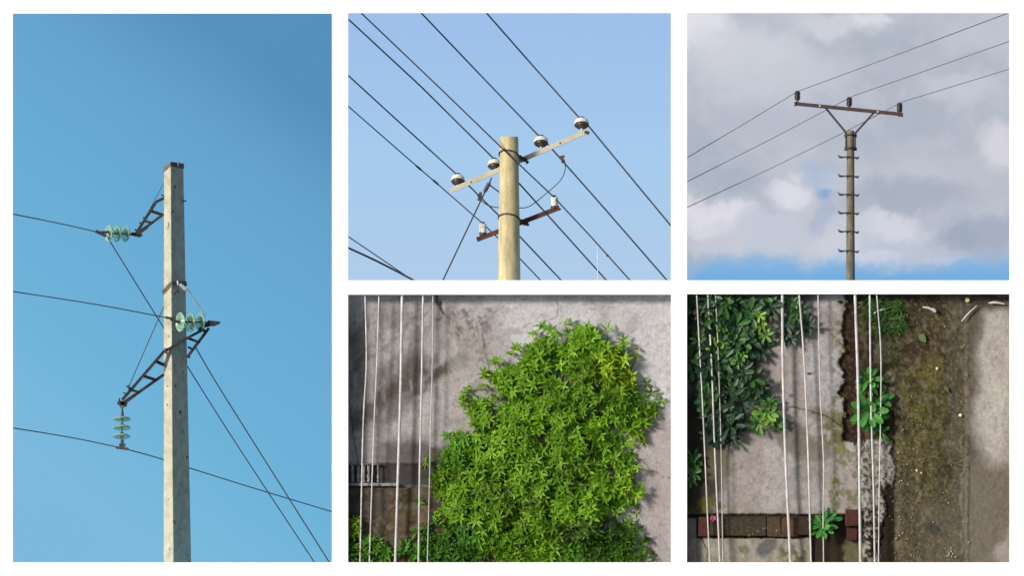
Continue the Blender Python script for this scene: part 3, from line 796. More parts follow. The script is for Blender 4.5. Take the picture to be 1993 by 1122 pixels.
def paint_d(X, Y):
    wx = X + (fbm(X, Y, 120, 21) - 0.5) * 120; wy = Y + (fbm(X, Y, 120, 31) - 0.5) * 120
    n = fbm(X, Y, 160, 1, 6); n2 = fbm(X, Y, 26, 5, 4); n3 = fbm(X, Y, 60, 8, 5)
    col = np.zeros(X.shape + (3,)) + np.array(lin((158, 152, 152)))
    col = over(col, sm(wx + 0.35 * (500 - wy), 620, 900), (203, 203, 212))
    col = over(col, sm(n, 0.42, 0.62) * 0.5, (170, 166, 166))
    col = over(col, ell(wx, wy, 860, 90, 380, 120) * 0.7, (184, 181, 185))
    # broad stained left side, base lightened to offset the opening edge's shade
    left = 1 - sm(wx + wy * 0.15, 330, 640)
    col = over(col, left * 0.7, (168, 164, 163))
    col = over(col, ell(wx, wy, 380, 150, 200, 80) * 0.5 * sm(n3, 0.35, 0.6), (118, 110, 106))
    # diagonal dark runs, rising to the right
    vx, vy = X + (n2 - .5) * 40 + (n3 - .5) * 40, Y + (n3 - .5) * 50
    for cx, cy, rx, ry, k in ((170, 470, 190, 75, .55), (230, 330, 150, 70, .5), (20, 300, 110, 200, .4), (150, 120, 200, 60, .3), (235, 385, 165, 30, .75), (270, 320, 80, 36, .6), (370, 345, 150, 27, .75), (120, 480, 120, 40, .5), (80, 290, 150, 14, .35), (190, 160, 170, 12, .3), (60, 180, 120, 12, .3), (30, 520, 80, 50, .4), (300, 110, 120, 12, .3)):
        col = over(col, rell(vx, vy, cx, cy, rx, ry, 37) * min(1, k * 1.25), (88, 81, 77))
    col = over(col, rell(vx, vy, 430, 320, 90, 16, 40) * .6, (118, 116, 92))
    col = over(col, ell(wx, wy, 60, 625, 60, 55) * 0.7, (180, 176, 175))
    col = over(col, ell(wx, wy, 430, 430, 90, 60) * 0.6, (168, 164, 162))
    col = over(col, ell(wx, wy, 500, 330, 80, 60) * 0.45, (165, 160, 158))
    col = over(col, sm(fbm(X + Y * .4, Y * 1.4, 40, 91, 5), .5, .7) * .35, (120, 112, 106))
    col = over(col, sm(fbm(X, Y * .35, 22, 97, 4), .52, .7) * .22, (200, 197, 202))
    # dirty blotches round the peeling plaster
    col = over(col, ell(wx, wy, 480, 140, 110, 50) * sm(fbm(X, Y, 18, 131, 4), 0.47, 0.6) * 0.7, (100, 92, 88))
    col = over(col, ell(wx, wy, 535, 230, 45, 100) * sm(fbm(X, Y, 16, 141, 4), 0.48, 0.6) * 0.6, (110, 103, 98))
    # dark patch above the ledge
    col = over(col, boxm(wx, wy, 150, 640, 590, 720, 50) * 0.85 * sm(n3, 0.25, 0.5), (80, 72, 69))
    # dark ledge band and the mossy part under it
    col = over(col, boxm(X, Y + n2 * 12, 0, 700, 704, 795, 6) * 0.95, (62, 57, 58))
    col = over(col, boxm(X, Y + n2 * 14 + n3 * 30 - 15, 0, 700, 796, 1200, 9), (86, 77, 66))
    col = over(col, boxm(X, Y, 0, 700, 800, 1200, 8) * sm(fbm(X, Y, 44, 231, 5, .62), 0.42, 0.58) * 0.85, (64, 58, 38))
    col = over(col, boxm(X, Y, 0, 700, 810, 1200, 8) * sm(fbm(X, Y, 30, 241, 5, .62), 0.52, 0.66) * 0.7, (116, 106, 92))
    col = over(col, boxm(wx, wy, 0, 170, 800, 920, 40) * 0.5, (66, 62, 64))
    col = over(col, boxm(wx, wy, 180, 420, 840, 980, 50) * 0.5 * sm(n2, 0.4, 0.6), (112, 92, 62))
    # right lower slab
    sl = boxm(X, Y + (n2 - .5) * 10, 1150, 1500, 522, 1300, 5)
    col = over(col, sl * 0.9, (163, 155, 155))
    col = over(col, sl * sm(n, 0.45, 0.6) * 0.5, (174, 167, 168))
    col = over(col, ell(wx, wy, 1215, 540, 70, 30) * 0.5, (140, 133, 133))
    col = over(col, ell(wx, wy, 1260, 900, 60, 160) * 0.3, (146, 138, 137))
    cr = np.maximum.reduce([crack(X, Y, [(358, 20), (372, 60), (395, 100)], 5) * 1.3, crack(X, Y, [(1150, 700), (1200, 725), (1310, 765)], 1.6) * 0.8,
                            crack(X, Y, [(150, 1000), (180, 900), (260, 820)], 2.5), crack(X, Y, [(840, 30), (850, 110), (780, 150)], 1.8) * 0.6,
                            crack(X, Y, [(545, 120), (560, 260), (575, 340)], 3) * 0.6, crack(X, Y, [(1160, 1010), (1250, 990), (1300, 1060)], 1.5) * 0.4])
    col = over(col, np.clip(cr, 0, 1) * 0.85, (62, 54, 52))
    sp = sm(fbm(X, Y, 9, 44, 2), 0.78, 0.86)
    col = over(col, sp * 0.5, (100, 92, 86))
    col = col * (0.80 + 0.14 * n2 + 0.28 * fbm(X, Y, 6, 151, 3))[..., None]
    h = (n - 0.5) * 0.02 + (n2 - 0.5) * 0.006 - np.clip(cr, 0, 1) * 0.008 + sl * 0.006
    h = h + boxm(X, Y, -200, 700, 796, 2000, 4) * 0.03 - boxm(X, Y, -200, 700, 704, 795, 3) * 0.01
    return col, h

DW = 0.19
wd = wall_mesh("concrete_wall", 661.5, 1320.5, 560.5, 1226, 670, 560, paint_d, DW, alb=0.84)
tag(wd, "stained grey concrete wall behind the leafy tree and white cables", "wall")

def paint_e(X, Y):
    wx = X + (fbm(X, Y, 90, 51) - 0.5) * 70; wy = Y + (fbm(X, Y, 90, 61) - 0.5) * 70
    ex = X + (fbm(X, Y, 60, 71, 6, .65) - 0.5) * 80; ey = Y + (fbm(X, Y, 60, 81, 6, .65) - 0.5) * 80
    n = fbm(X, Y, 140, 2, 6); n2 = fbm(X, Y, 24, 15, 4); n3 = fbm(X, Y, 62, 18, 5); n4 = fbm(X, Y, 11, 28, 3)
    col = np.zeros(X.shape + (3,)) + np.array(lin((68, 58, 44)))
    h = np.zeros_like(X)
    # plastered slab left
    edge = 636 + 66 * sm(Y, 596, 628)
    slab = (1 - sm(ex, edge - 5, edge + 5)) * (1 - sm(Y + (n2 - .5) * 14, 898, 906))
    col = over(col, slab, (172, 163, 160))
    wet = np.maximum(rell(wx, wy, 440, 590, 110, 60, -35, 1.1, .75), ell(wx, wy, 510, 650, 90, 50, 1.15, .7) * .8)
    col = over(col, slab * sm(n, 0.40, 0.6) * 0.6, (194, 189, 190))
    col = over(col, slab * ell(wx, wy, 560, 340, 90, 130) * 0.6, (190, 190, 198))
    col = over(col, slab * ell(wx, wy, 480, 90, 130, 80) * 0.35, (160, 152, 152))
    col = over(col, slab * wet * 0.85, (122, 117, 106))
    col = over(col, slab * ell(wx, wy, 600, 570, 75, 70) * 0.85 * sm(n2, 0.3, 0.55), (104, 102, 58))
    col = over(col, slab * ell(wx, wy, 560, 500, 70, 25) * 0.6, (120, 112, 72))
    col = over(col, slab * ell(wx, wy, 610, 640, 30, 40) * 0.8 * sm(n2, .35, .55), (126, 126, 52))
    col = over(col, slab * ell(wx, wy, 600, 800, 22, 80) * sm(n2, 0.48, 0.58), (122, 120, 74))
    col = over(col, slab * ell(wx, wy, 620, 180, 20, 80) * sm(n2, 0.42, 0.58) * .8, (110, 104, 78))
    col = over(col, slab * ell(wx, wy, 480, 760, 70, 80) * 0.6 * sm(n3, .35, .6), (140, 140, 134))
    col = over(col, slab * sm(Y, 850, 905) * sm(n2, .35, .6) * .6, (142, 142, 112))
    col = over(col, slab * sm(fbm(X, Y, 20, 161, 5), .54, .68) * .4, (140, 132, 126))
    col = over(col, slab * boxm(ex, Y, 590, 700, 100, 1000, 20) * sm(fbm(X, Y, 22, 171, 4), .5, .62) * .7, (116, 112, 74))
    col = over(col, slab * ell(X, Y, 500, 343, 11, 5), (60, 52, 48))
    col = over(col, slab * ell(X, Y, 428, 430, 12, 5) * .8, (90, 78, 70))
    col = over(col, slab * ell(wx, wy, 230, 640, 80, 50) * 0.5, (170, 166, 162))
    # dark soil, with the shade under the bushes painted in
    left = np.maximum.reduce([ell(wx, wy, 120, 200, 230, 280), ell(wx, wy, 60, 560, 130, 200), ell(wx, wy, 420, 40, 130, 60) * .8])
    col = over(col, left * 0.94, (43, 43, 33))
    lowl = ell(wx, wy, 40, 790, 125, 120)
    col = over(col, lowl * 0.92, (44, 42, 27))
    col = over(col, ell(wx, wy, 90, 870, 80, 26) * sm(n2, 0.3, 0.55), (102, 100, 42))
    col = over(col, ell(wx, wy, 120, 700, 70, 80) * 0.6, (106, 102, 74))
    h += slab * 0.030 * (1 - left) + (n2 - .5) * 0.010
    # dark soil gap
    gap = boxm(ex, Y, 634, 712, -50, 612, 6)
    col = over(col, gap, (52, 38, 31)); h -= gap * 0.02
    mid = boxm(ex, ey, 704, 850, -50, 620, 8)
    col = over(col, mid * 0.9, (60, 54, 34))
    col = over(col, mid * sm(n2, 0.5, 0.62) * 0.8, (96, 88, 66))
    col = over(col, ell(ex, ey, 820, 400, 30, 70) * sm(n4, 0.4, 0.6), (140, 132, 118))
    col = over(col, ell(ex, ey, 800, 240, 40, 60) * 0.7, (112, 106, 84))
    fringe = np.exp(-((ex - edge) / 14) ** 2) * sm(n2, .38, .55) * (Y < 640)
    col = over(col, fringe * .8, (88, 80, 46))
    col = over(col, gap * sm(n4, .55, .68) * .6, (104, 74, 60))
    # broken pebbly column
    peb = boxm(ex, Y, 706, 792, 606, 1300, 5)
    peb2 = ell(ex, ey, 790, 700, 48, 95, 1.05, 0.9)
    pp = np.maximum(peb, peb2)
    col = over(col, pp, (166, 161, 152)); col = over(col, pp * sm(n2, .5, .6) * .5, (186, 182, 176))
    col = over(col, pp * sm(n4, 0.55, 0.66) * .85, (62, 57, 47)); h += pp * (0.02 + 0.03 * (n4 - .5))
    col = over(col, peb * boxm(X, ey, 0, 2000, 885, 1300, 6) * sm(n4, 0.42, 0.5) * 0.9, (38, 34, 28))
    gap2 = boxm(ex, ey, 786, 842, 690, 1300, 8) * (1 - peb2)
    col = over(col, gap2 * 0.95, (50, 44, 34)); h -= gap2 * 0.01
    # mossy strip
    ms = boxm(X + (n2 - .5) * 10, Y, 840, 1112, -50, 1300, 5)
    col = over(col, ms, (80, 73, 50))
    n5 = fbm(X * 1.5, Y * .7, 34, 181, 6, .65); n6 = fbm(X, Y, 8, 191, 3)
    col = over(col, ms * sm(n5, .5, .62) * .7, (60, 49, 38))
    col = over(col, ms * (1 - sm(n5, .38, .48)) * .6, (104, 100, 62))
    col = over(col, ms * ell(wx, wy, 950, 480, 90, 190) * 0.8 * sm(n3, .3, .6), (96, 94, 40))
    col = over(col, ms * ell(wx, wy, 1000, 330, 40, 60) * 0.6, (112, 100, 58))
    col = over(col, ms * ell(wx, wy, 960, 640, 100, 110) * 0.6 * sm(n3, .35, .6), (94, 86, 58))
    col = over(col, ms * (1 - sm(Y, 200, 330)) * 0.75 * sm(n3, .3, .55), (64, 50, 40))
    col = over(col, ms * sm(Y, 720, 860) * 0.6, (96, 88, 72))
    col = over(col, ms * sm(n4, 0.60, 0.68) * 0.6, (56, 46, 34))
    col = over(col, ms * sm(n2, 0.58, 0.68) * 0.5, (122, 112, 90))
    col = over(col, ms * boxm(wx, Y, 1050, 1110, -50, 1300, 12) * 0.5, (104, 98, 86))
    col = over(col, ms * boxm(wx, Y, 835, 880, 420, 1300, 14) * .45 * sm(n4, .4, .6), (128, 120, 100))
    col = over(col, ms * sm(n6, .62, .74) * .55, (140, 130, 104))
    col = over(col, ms * (1 - sm(n6, .24, .36)) * .6, (48, 40, 30))
    col = over(col, ms * boxm(X + (n2 - .5) * 20, Y, 940, 1090, 860, 1300, 25) * .35, (122, 114, 100))
    col = over(col, ell(wx, wy, 990, 965, 32, 34) * 0.75, (66, 64, 66))
    h += ms * (0.014 * (n3 - .5) + 0.012 * (n4 - .5) + 0.008)
    # raised edging and right-hand concrete
    rt = sm(X + (n2 - .5) * 26 + (n3 - .5) * 30, 1098, 1118)
    col = over(col, rt, (112, 103, 92))
    pale = np.maximum.reduce([ell(wx, wy, 1345, 300, 185, 360, 1.12, 0.82), ell(wx, wy, 1275, 540, 135, 200, 1.2, 0.6), ell(wx, wy, 1330, 1060, 110, 130, 1.2, .6) * .8])
    col = over(col, rt * pale * sm(Y, 60, 110) * 0.97, (190, 183, 178))
    col = over(col, rt * ell(wx, wy, 1245, 470, 60, 150) * 0.5, (204, 200, 194))
    col = over(col, rt * pale * sm(fbm(X * 1.6, Y * .5, 30, 201, 6, .6), .5, .66) * .45, (158, 150, 145))
    col = over(col, rt * (1 - pale) * sm(fbm(X, Y, 26, 211, 5), .48, .66) * .5, (92, 83, 72))
    col = over(col, rt * (1 - pale) * sm(Y, 640, 760) * 0.6, (134, 127, 116))
    col = over(col, rt * (1 - sm(Y + (n2 - .5) * 40, 60, 110)) * 0.8 * (1 - sm(X, 1200, 1300) * .6), (76, 66, 55))
    col = over(col, rt * ell(wx, wy, 1160, 180, 40, 120) * 0.5, (88, 78, 66))
    col = over(col, rt * boxm(ex * .3 + X * .7, Y, 1112, 1134, -50, 1300, 8) * 0.4 * sm(n4, .42, .6), (146, 138, 124))
    col = over(col, boxm(ex * .2 + X * .8, Y, 1128, 1137, 180, 1300, 3) * 0.55 * sm(n3, .38, .5), (62, 54, 45))
    h += rt * 0.012
    # foot of the wall: ledge below the bricks
    foot = boxm(X, Y, -100, 706, 902, 1300, 4)
    col = over(col, foot, (60, 48, 38)); h -= foot * 0.02
    low = boxm(X, Y + (n2 - .5) * 10, -100, 510, 996, 1300, 4)
    col = over(col, low, (170, 163, 152)); h += low * 0.045
    col = over(col, low * ell(wx, wy, 440, 1050, 60, 60) * sm(n2, .42, .6), (110, 106, 66))
    col = over(col, low * ell(wx, wy, 235, 1035, 26, 24) * 0.8, (124, 120, 84))
    col = over(col, low * ell(wx, wy, 325, 1040, 40, 36) * 0.85, (92, 94, 102))
    col = over(col, low * sm(n2, .56, .64) * 0.4, (120, 112, 92))
    col = over(col, boxm(ex, ey, 640, 704, 1000, 1300, 8) * .85, (118, 114, 88))
    col = over(col, boxm(X, Y, -100, 53, 918, 1300, 3), (158, 145, 140)); h += boxm(X, Y, -100, 53, 918, 1300, 3) * 0.05
    cr = np.maximum.reduce([crack(X, Y, [(412, 480), (500, 490), (560, 512), (636, 550)], 2.2) * 1.0, crack(X, Y, [(330, 800), (360, 740), (350, 700)], 1.2) * .6,
                            crack(X, Y, [(60, 985), (90, 1020), (98, 1090)], 2.2) * 1.0, crack(X, Y, [(1190, 30), (1250, 50), (1300, 45)], 5) * .9,
                            crack(X, Y, [(1105, 120), (1160, 70), (1200, 60)], 2) * .6, crack(X, Y, [(690, 640), (696, 760), (708, 890)], 2) * .8])
    col = over(col, np.clip(cr, 0, 1) * 0.85, (50, 42, 36))
    h -= np.clip(cr, 0, 1) * 0.008
    col = col * (0.74 + 0.18 * n2 + 0.36 * fbm(X, Y, 6, 221, 3))[..., None]
    return col, h
DE = 0.19
we = wall_mesh("concrete_wall", 1322.5, 2060, 560.5, 1226, 1330, 560, paint_e, DE, alb=0.66)
tag(we, "mossy broken concrete wall with a brown damp strip behind the potted green plants".replace("potted ", ""), "wall")

# dividers between the lower cells and round them (hidden rims of the display wall)
m = MB()
m.box((gx2 - 0.005, T + 0.001, 0.01), (gx2 + 0.005, 0.14, gz - 0.004))
m.box((gx1 - 0.005, T + 0.001, 0.01), (gx1 + 0.005, 0.13, gz - 0.004))
m.build("divider", M['board'], board, smooth=False)

def E(X, Y, y): return P(1330 + X / 2.04, 560 + Y / 2.04, y)
def Dp(X, Y, y): return P(670 + X / 2.04, 560 + Y / 2.04, y)

# ---- balustrade in opening D
bal = MB(); yy = DW - 0.05
bal.beam(Dp(-10, 708, yy), Dp(300, 708, yy), 0.022, 0.05); bal.beam(Dp(-10, 786, yy), Dp(300, 786, yy), 0.040, 0.06)
root = empty("balustrade", Dp(100, 800, yy), "low white balustrade on the dark ledge behind the cables left of the tree", "balustrade")
r1 = MB(); r1.beam(Dp(-10, 703, yy), Dp(140, 703, yy), 0.010, 0.05); r1.build("top_rail", M['grimy_white'], root, bevel=.003)
r2 = MB(); r2.beam(Dp(-10, 782, yy), Dp(215, 784, yy), 0.034, 0.05); r2.build("bottom_rail", M['grimy_white'], root, bevel=.003)
for k, X in enumerate((8, 33, 56, 78, 98, 134)):
    b = MB(); hgt = (Dp(X, 706, yy) - Dp(X, 772, yy)).length
    kk = 1.0 if k < 5 else 0.5
    b.lathe(Dp(X, 774, yy), (0, 0, 1), [(0, .020 * kk), (.015, .022 * kk), (.03, .014 * kk), (hgt * .35, .024 * kk), (hgt * .55, .013 * kk), (hgt * .8, .019 * kk), (hgt, .020 * kk)], 12)
    b.build("baluster", M['grimy_white'], root)

# ---- white cables in front of both lower walls
GD = "white cables hanging left of the tree"
def vcable(fn, pts, w, label, group, mat='cable_white', y=0.045, name="hanging_cable"):
    q = [fn(X, Y, y) for X, Y in pts]
    q = catmull(q, 10)
    q = [q[0] + Vector((0, 0, 0.07))] + q + [q[-1] + (q[-1] - q[-2]).normalized() * 0.5]
    m = MB(); m.tube(q, w * 0.9 * S / 2, 8)
    return tag(m.build(name, M[mat]), label, "cable", group)
vcable(Dp, [(83, 30), (88, 300), (75, 560), (63, 1090)], 3.4, "first thin white cable from the left in front of the wall with the balustrade", GD)
vcable(Dp, [(138, 30), (130, 290), (118, 560), (100, 1090)], 3.0, "thin white cable between the balustrade's left cable and the thickest white cable", GD)
vcable(Dp, [(230, 30), (224, 400), (213, 760), (203, 1090)], 6.0, "thickest white cable left of the leafy tree", GD)
vcable(Dp, [(313, 30), (307, 400), (300, 700), (295, 1090)], 4.2, "medium white cable just left of the leafy tree, over its outer twigs", GD)
vcable(Dp, [(352, 30), (350, 300), (343, 560), (338, 800), (330, 1090)], 2.6, "faint greyish white cable nearest the leafy tree, crossing its leaves", GD, mat='cable_dull')
cable([(672, 735, .14), (680, 780, .14), (688, 850, .14), (698, 906, .14)], 1.6, "thin dark wire slanting down to the white balustrade", None, name="thin_wire", cat="wire", ext=(0, 0))
GE = "white cables hanging in front of the mossy wall"
for pts, w, lab, mt in (
    ([(53, 30), (65, 250), (78, 500), (95, 880), (105, 1090)], 3.0, "leftmost thin white cable over the dark bush", 'cable_white'),
    ([(97, 30), (112, 300), (125, 650), (145, 1090)], 3.6, "second white cable from the left over the dark bush", 'cable_white'),
    ([(128, 30), (138, 250), (150, 650), (157, 1090)], 2.2, "faint thin cable, third from the left over the dark bush", 'cable_dull'),
    ([(393, 30), (395, 300), (405, 650), (425, 1090)], 6.0, "thick white cable touching the right edge of the dark bush", 'cable_white'),
    ([(460, 30), (480, 300), (495, 650), (507, 1090)], 4.0, "medium white cable over the pale plaster, passing the small plant's left side", 'cable_white'),
    ([(535, 30), (543, 400), (557, 700), (555, 900), (557, 1090)], 2.6, "thin white cable over the pale plaster, through the small plant's centre", 'cable_white'),
    ([(682, 30), (695, 450), (703, 1090)], 6.2, "thick white cable over the left of the bright green plant", 'cable_white'),
    ([(740, 30), (745, 450), (755, 800), (760, 1090)], 4.2, "medium white cable over the middle of the bright green plant", 'cable_white'),
    ([(768, 30), (785, 300), (778, 800), (775, 1090)], 2.8, "thin white cable over the right of the bright green plant", 'cable_white')):
    vcable(E, pts, w, lab, GE, mt, y=0.035)

# ---- leaves
def rosette(mb, c, axis, n, L, W, spread=1.15, tint=(1, 1, 1), var=0.15, droop=0.2, fold=0.25, tip=0.62, inner=0, R=rnd):
    axis = Vector(axis).normalized(); a = axis.orthogonal().normalized(); b = axis.cross(a)
    ph = R.uniform(0, 6.28)
    for k in range(n + inner):
        t = ph + 2 * math.pi * (k + R.uniform(-0.22, 0.22)) / max(n, 1)
        sp = (spread if k < n else spread * 0.5) * R.uniform(0.82, 1.12)
        l = L * R.uniform(0.75, 1.12) * (1 if k < n else 0.62)
        d = (a * math.cos(t) + b * math.sin(t)) * math.sin(sp) + axis * math.cos(sp)
        v = 1 + R.uniform(-var, var)
        mb.cur = (tint[0] * v, tint[1] * v, tint[2] * v)
        mb.leaf(Vector(c) + d * L * 0.05, d, axis, l, W * R.uniform(0.85, 1.12), droop * R.uniform(0.4, 1.4), fold, tip)

def in_poly(x, y, poly):
    c = False; j = len(poly) - 1
    for i in range(len(poly)):
        xi, yi = poly[i]; xj, yj = poly[j]
        if (yi > y) != (yj > y) and x < (xj - xi) * (y - yi) / (yj - yi) + xi: c = not c
        j = i
    return c

CROWN = [(250, 1130), (262, 1030), (320, 985), (420, 945), (400, 880), (392, 820), (330, 815), (320, 790), (355, 765), (350, 715), (415, 690), (415, 615), (450, 588), (500, 590),
         (498, 480), (530, 425), (575, 435), (600, 320), (645, 300), (690, 305), (700, 235), (765, 212), (780, 180), (820, 182), (845, 250), (890, 205), (930, 172), (985, 172), (1045, 205),
         (1115, 245), (1150, 335), (1168, 440), (1170, 475), (1250, 465), (1250, 480), (1190, 515), (1175, 590), (1145, 605), (1105, 585), (1080, 615), (1100, 655), (1145, 695), (1150, 780),
         (1110, 840), (1100, 920), (1150, 955), (1155, 1050), (1195, 1085), (1200, 1130)]
HOLES = [(1005, 664, 52, 26), (620, 470, 26, 42), (1048, 940, 26, 36), (1122, 630, 50, 30), (838, 325, 18, 44), (848, 245, 14, 40), (1075, 735, 22, 22), (655, 850, 20, 16), (940, 540, 18, 26), (735, 600, 22, 16), (590, 440, 20, 20)]
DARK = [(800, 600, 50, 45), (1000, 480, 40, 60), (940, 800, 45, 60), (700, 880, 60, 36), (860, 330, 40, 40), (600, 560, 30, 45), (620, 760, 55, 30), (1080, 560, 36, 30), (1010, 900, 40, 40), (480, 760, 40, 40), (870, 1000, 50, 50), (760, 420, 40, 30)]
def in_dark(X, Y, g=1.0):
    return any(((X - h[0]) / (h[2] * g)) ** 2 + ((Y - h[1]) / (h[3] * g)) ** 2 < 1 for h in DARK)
def ok_crown(X, Y):
    if not in_poly(X, Y, CROWN): return False
    for hx, hy, rx, ry in HOLES:
        if ((X - hx) / rx) ** 2 + ((Y - hy) / ry) ** 2 < 1: return False
    return True
R4 = random.Random(23)
def edge_dist(X, Y):
    d = 1e9
    for (ax, ay), (bx, by) in zip(CROWN, CROWN[1:]):
        dx, dy = bx - ax, by - ay; L2 = dx * dx + dy * dy or 1
        t = max(0, min(1, ((X - ax) * dx + (Y - ay) * dy) / L2))
        d = min(d, math.hypot(X - ax - t * dx, Y - ay - t * dy))
    return d
clumps = [(X, Y, max(20.0, edge_dist(X, Y))) for X, Y in ((1205, 478), (1180, 482), (798, 196), (775, 225), (930, 178), (985, 182), (1045, 215), (1105, 262), (1140, 318), (1155, 385), (1160, 440), (640, 322), (612, 345),
          (600, 390), (535, 450), (520, 520), (500, 590), (470, 640), (455, 700), (440, 625), (435, 680), (372, 735), (345, 795), (405, 850), (1130, 600), (1150, 560), (1135, 720), (1150, 760), (1110, 830), (1140, 975),  (715, 262), (880, 225), (260, 1060), (300, 1000))]
tries = 0
while len(clumps) < 128 and tries < 20000:
    tries += 1
    X, Y = R4.uniform(240, 1240), R4.uniform(150, 1110)
    if not ok_crown(X, Y) or in_dark(X, Y, 1.1): continue
    if any((X - c[0]) ** 2 + (Y - c[1]) ** 2 < 62 ** 2 for c in clumps): continue
    clumps.append((X, Y, edge_dist(X, Y)))
tree_root = empty("leafy_tree", (Dp(760, 0, 0.15).x, 0.15, 0.0), "bright green bushy tree with fingered leaves in front of the stained concrete wall", "tree")
crown = MB(); twigs = MB()
def depth_of(ed, Y):
    """front surface of the crown bulges in the middle; behind the wall line near the rim"""
    b = 0.09 - 0.20 * min(1.0, ed / 170.0) + R4.uniform(-.035, .05)
    if Y > 930: b += 0.14 * min(1, (Y - 930) / 130)
    return b
def leaf_tint(X, Y):
    yel = min(1, 1.5 * max(0, 1 - math.hypot((X - 1085) / 150, (Y - 320) / 110)))
    yel = max(yel, 0.8 * max(0, 1 - math.hypot((X - 1130) / 60, (Y - 770) / 90)))
    yel = max(yel, 0.5 * max(0, 1 - math.hypot((X - 480) / 40, (Y - 490) / 60)), 0.6 * max(0, 1 - math.hypot((X - 1150) / 60, (Y - 600) / 60)))
    yel *= R4.choice((.15, .4, .7, 1.1))
    base = (1.0, 1.0, 1.0)
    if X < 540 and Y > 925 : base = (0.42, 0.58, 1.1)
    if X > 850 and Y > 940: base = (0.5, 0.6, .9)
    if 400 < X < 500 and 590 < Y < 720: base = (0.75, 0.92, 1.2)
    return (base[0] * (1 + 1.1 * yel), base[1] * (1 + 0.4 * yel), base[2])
TR = Dp(800, 1500, 0.2)
main_pts = []
for (X, Y, ed) in clumps:
    yb_ = depth_of(ed, Y)
    rad = 47 / 2.04 * S * R4.uniform(0.85, 1.3)
    rad_px = rad / S * 2.04
    cc = Dp(X, Y, yb_ + rad * 0.9)
    tone = R4.choice((.75, .9, 1.0, 1.1, 1.2, 1.25))
    for k in range(26 if X > 400 or Y > 900 else 7):
        # direction on the sphere's viewer side
        th = R4.uniform(0, 2 * math.pi); ph = math.acos(R4.uniform(-0.15, 1.0))
        d = Vector((math.sin(ph) * math.cos(th), -math.cos(ph), math.sin(ph) * math.sin(th)))
        rr = rad * R4.uniform(0.75, 1.15)
        q = cc + Vector((d.x * rr * 1.2, d.y * rr * 0.9, d.z * rr * 1.2))
        qX = X + d.x * rr * 1.2 / S * 2.04; qY = Y - d.z * rr * 1.2 / S * 2.04
        if not ok_crown(qX, qY) and k > 3 and R4.random() < .93: continue
        if qY > 985: q.y = max(q.y, 0.05 + 0.06 * min(1, (qY - 985) / 25))
        if in_dark(qX, qY, .85) and R4.random() < .6: continue
        if qX > 1215: q.y = max(q.y, 0.11)
        if k > 3 and edge_dist(qX, qY) < 13 and 420 < qX < 1180: continue
        if q.y > DW - 0.04: q.y = DW - 0.04 - R4.uniform(0, .03)
        if qX < 430: q.y = max(q.y, 0.10)
        ax = (d * 0.8 + Vector((R4.uniform(-.7, .7), -0.75, 0.45 + R4.uniform(-.5, .5)))).normalized()
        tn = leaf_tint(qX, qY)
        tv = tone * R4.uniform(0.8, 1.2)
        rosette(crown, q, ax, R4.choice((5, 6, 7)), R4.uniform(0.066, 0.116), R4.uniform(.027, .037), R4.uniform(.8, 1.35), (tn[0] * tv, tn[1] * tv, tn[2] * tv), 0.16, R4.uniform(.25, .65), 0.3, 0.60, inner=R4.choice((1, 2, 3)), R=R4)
        if R4.random() < 0.35:
            twigs.tube([cc + Vector((0, .02, -.03)), cc.lerp(q, .5) + Vector((0, .01, -.01)), q], [0.005, 0.004, 0.0028], 5)
    # branchlet to the tree's frame
    tgt = Dp(760 + (X - 760) * 0.35, max(Y + 90, 700 + (Y - 700) * .45), 0.15)
    tgt.y = 0.15
    a = Vector((cc.x, min(cc.y, DW - .05), cc.z))
    twigs.tube(catmull([a, a.lerp(tgt, .5) + Vector((R4.uniform(-.05, .05), 0.0, -.04)), tgt], 4), [0.007 + 0.0006 * k for k in range(9)], 5)
# low fill leaves behind, deep shade of the gaps painted into their tint
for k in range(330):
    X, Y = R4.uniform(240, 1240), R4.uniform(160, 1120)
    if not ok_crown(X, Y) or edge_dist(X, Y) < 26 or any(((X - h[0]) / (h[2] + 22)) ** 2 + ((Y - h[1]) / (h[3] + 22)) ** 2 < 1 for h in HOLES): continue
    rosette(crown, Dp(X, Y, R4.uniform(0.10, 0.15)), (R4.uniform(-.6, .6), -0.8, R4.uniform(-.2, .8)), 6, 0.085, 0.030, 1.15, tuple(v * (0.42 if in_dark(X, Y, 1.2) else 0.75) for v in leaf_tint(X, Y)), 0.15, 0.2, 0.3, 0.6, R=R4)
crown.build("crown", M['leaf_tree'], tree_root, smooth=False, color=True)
twigs.build("branches", M['bark'], tree_root)
tk = MB()
tk.tube([Vector((Dp(760, 0, .2).x, .13, 0)), Dp(770, 1300, .13), Dp(755, 1100, .13), Dp(770, 880, .135), Dp(800, 620, .145), Dp(850, 400, .15)], [0.06, 0.055, 0.045, 0.036, 0.025, 0.012], 10)
for a, b, c in (((765, 1000), (620, 860), (470, 700)), ((765, 980), (930, 820), (1090, 700)), ((785, 760), (930, 600), (1120, 480)), ((785, 780), (680, 560), (620, 380)), ((765, 1040), (560, 1000), (380, 940))):
    tk.tube(catmull([Dp(*a, .145), Dp(*b, .15), Dp(*c, .155)], 6), [0.034 - 0.002 * k for k in range(13)], 8)
tk.build("trunk", M['bark'], tree_root)

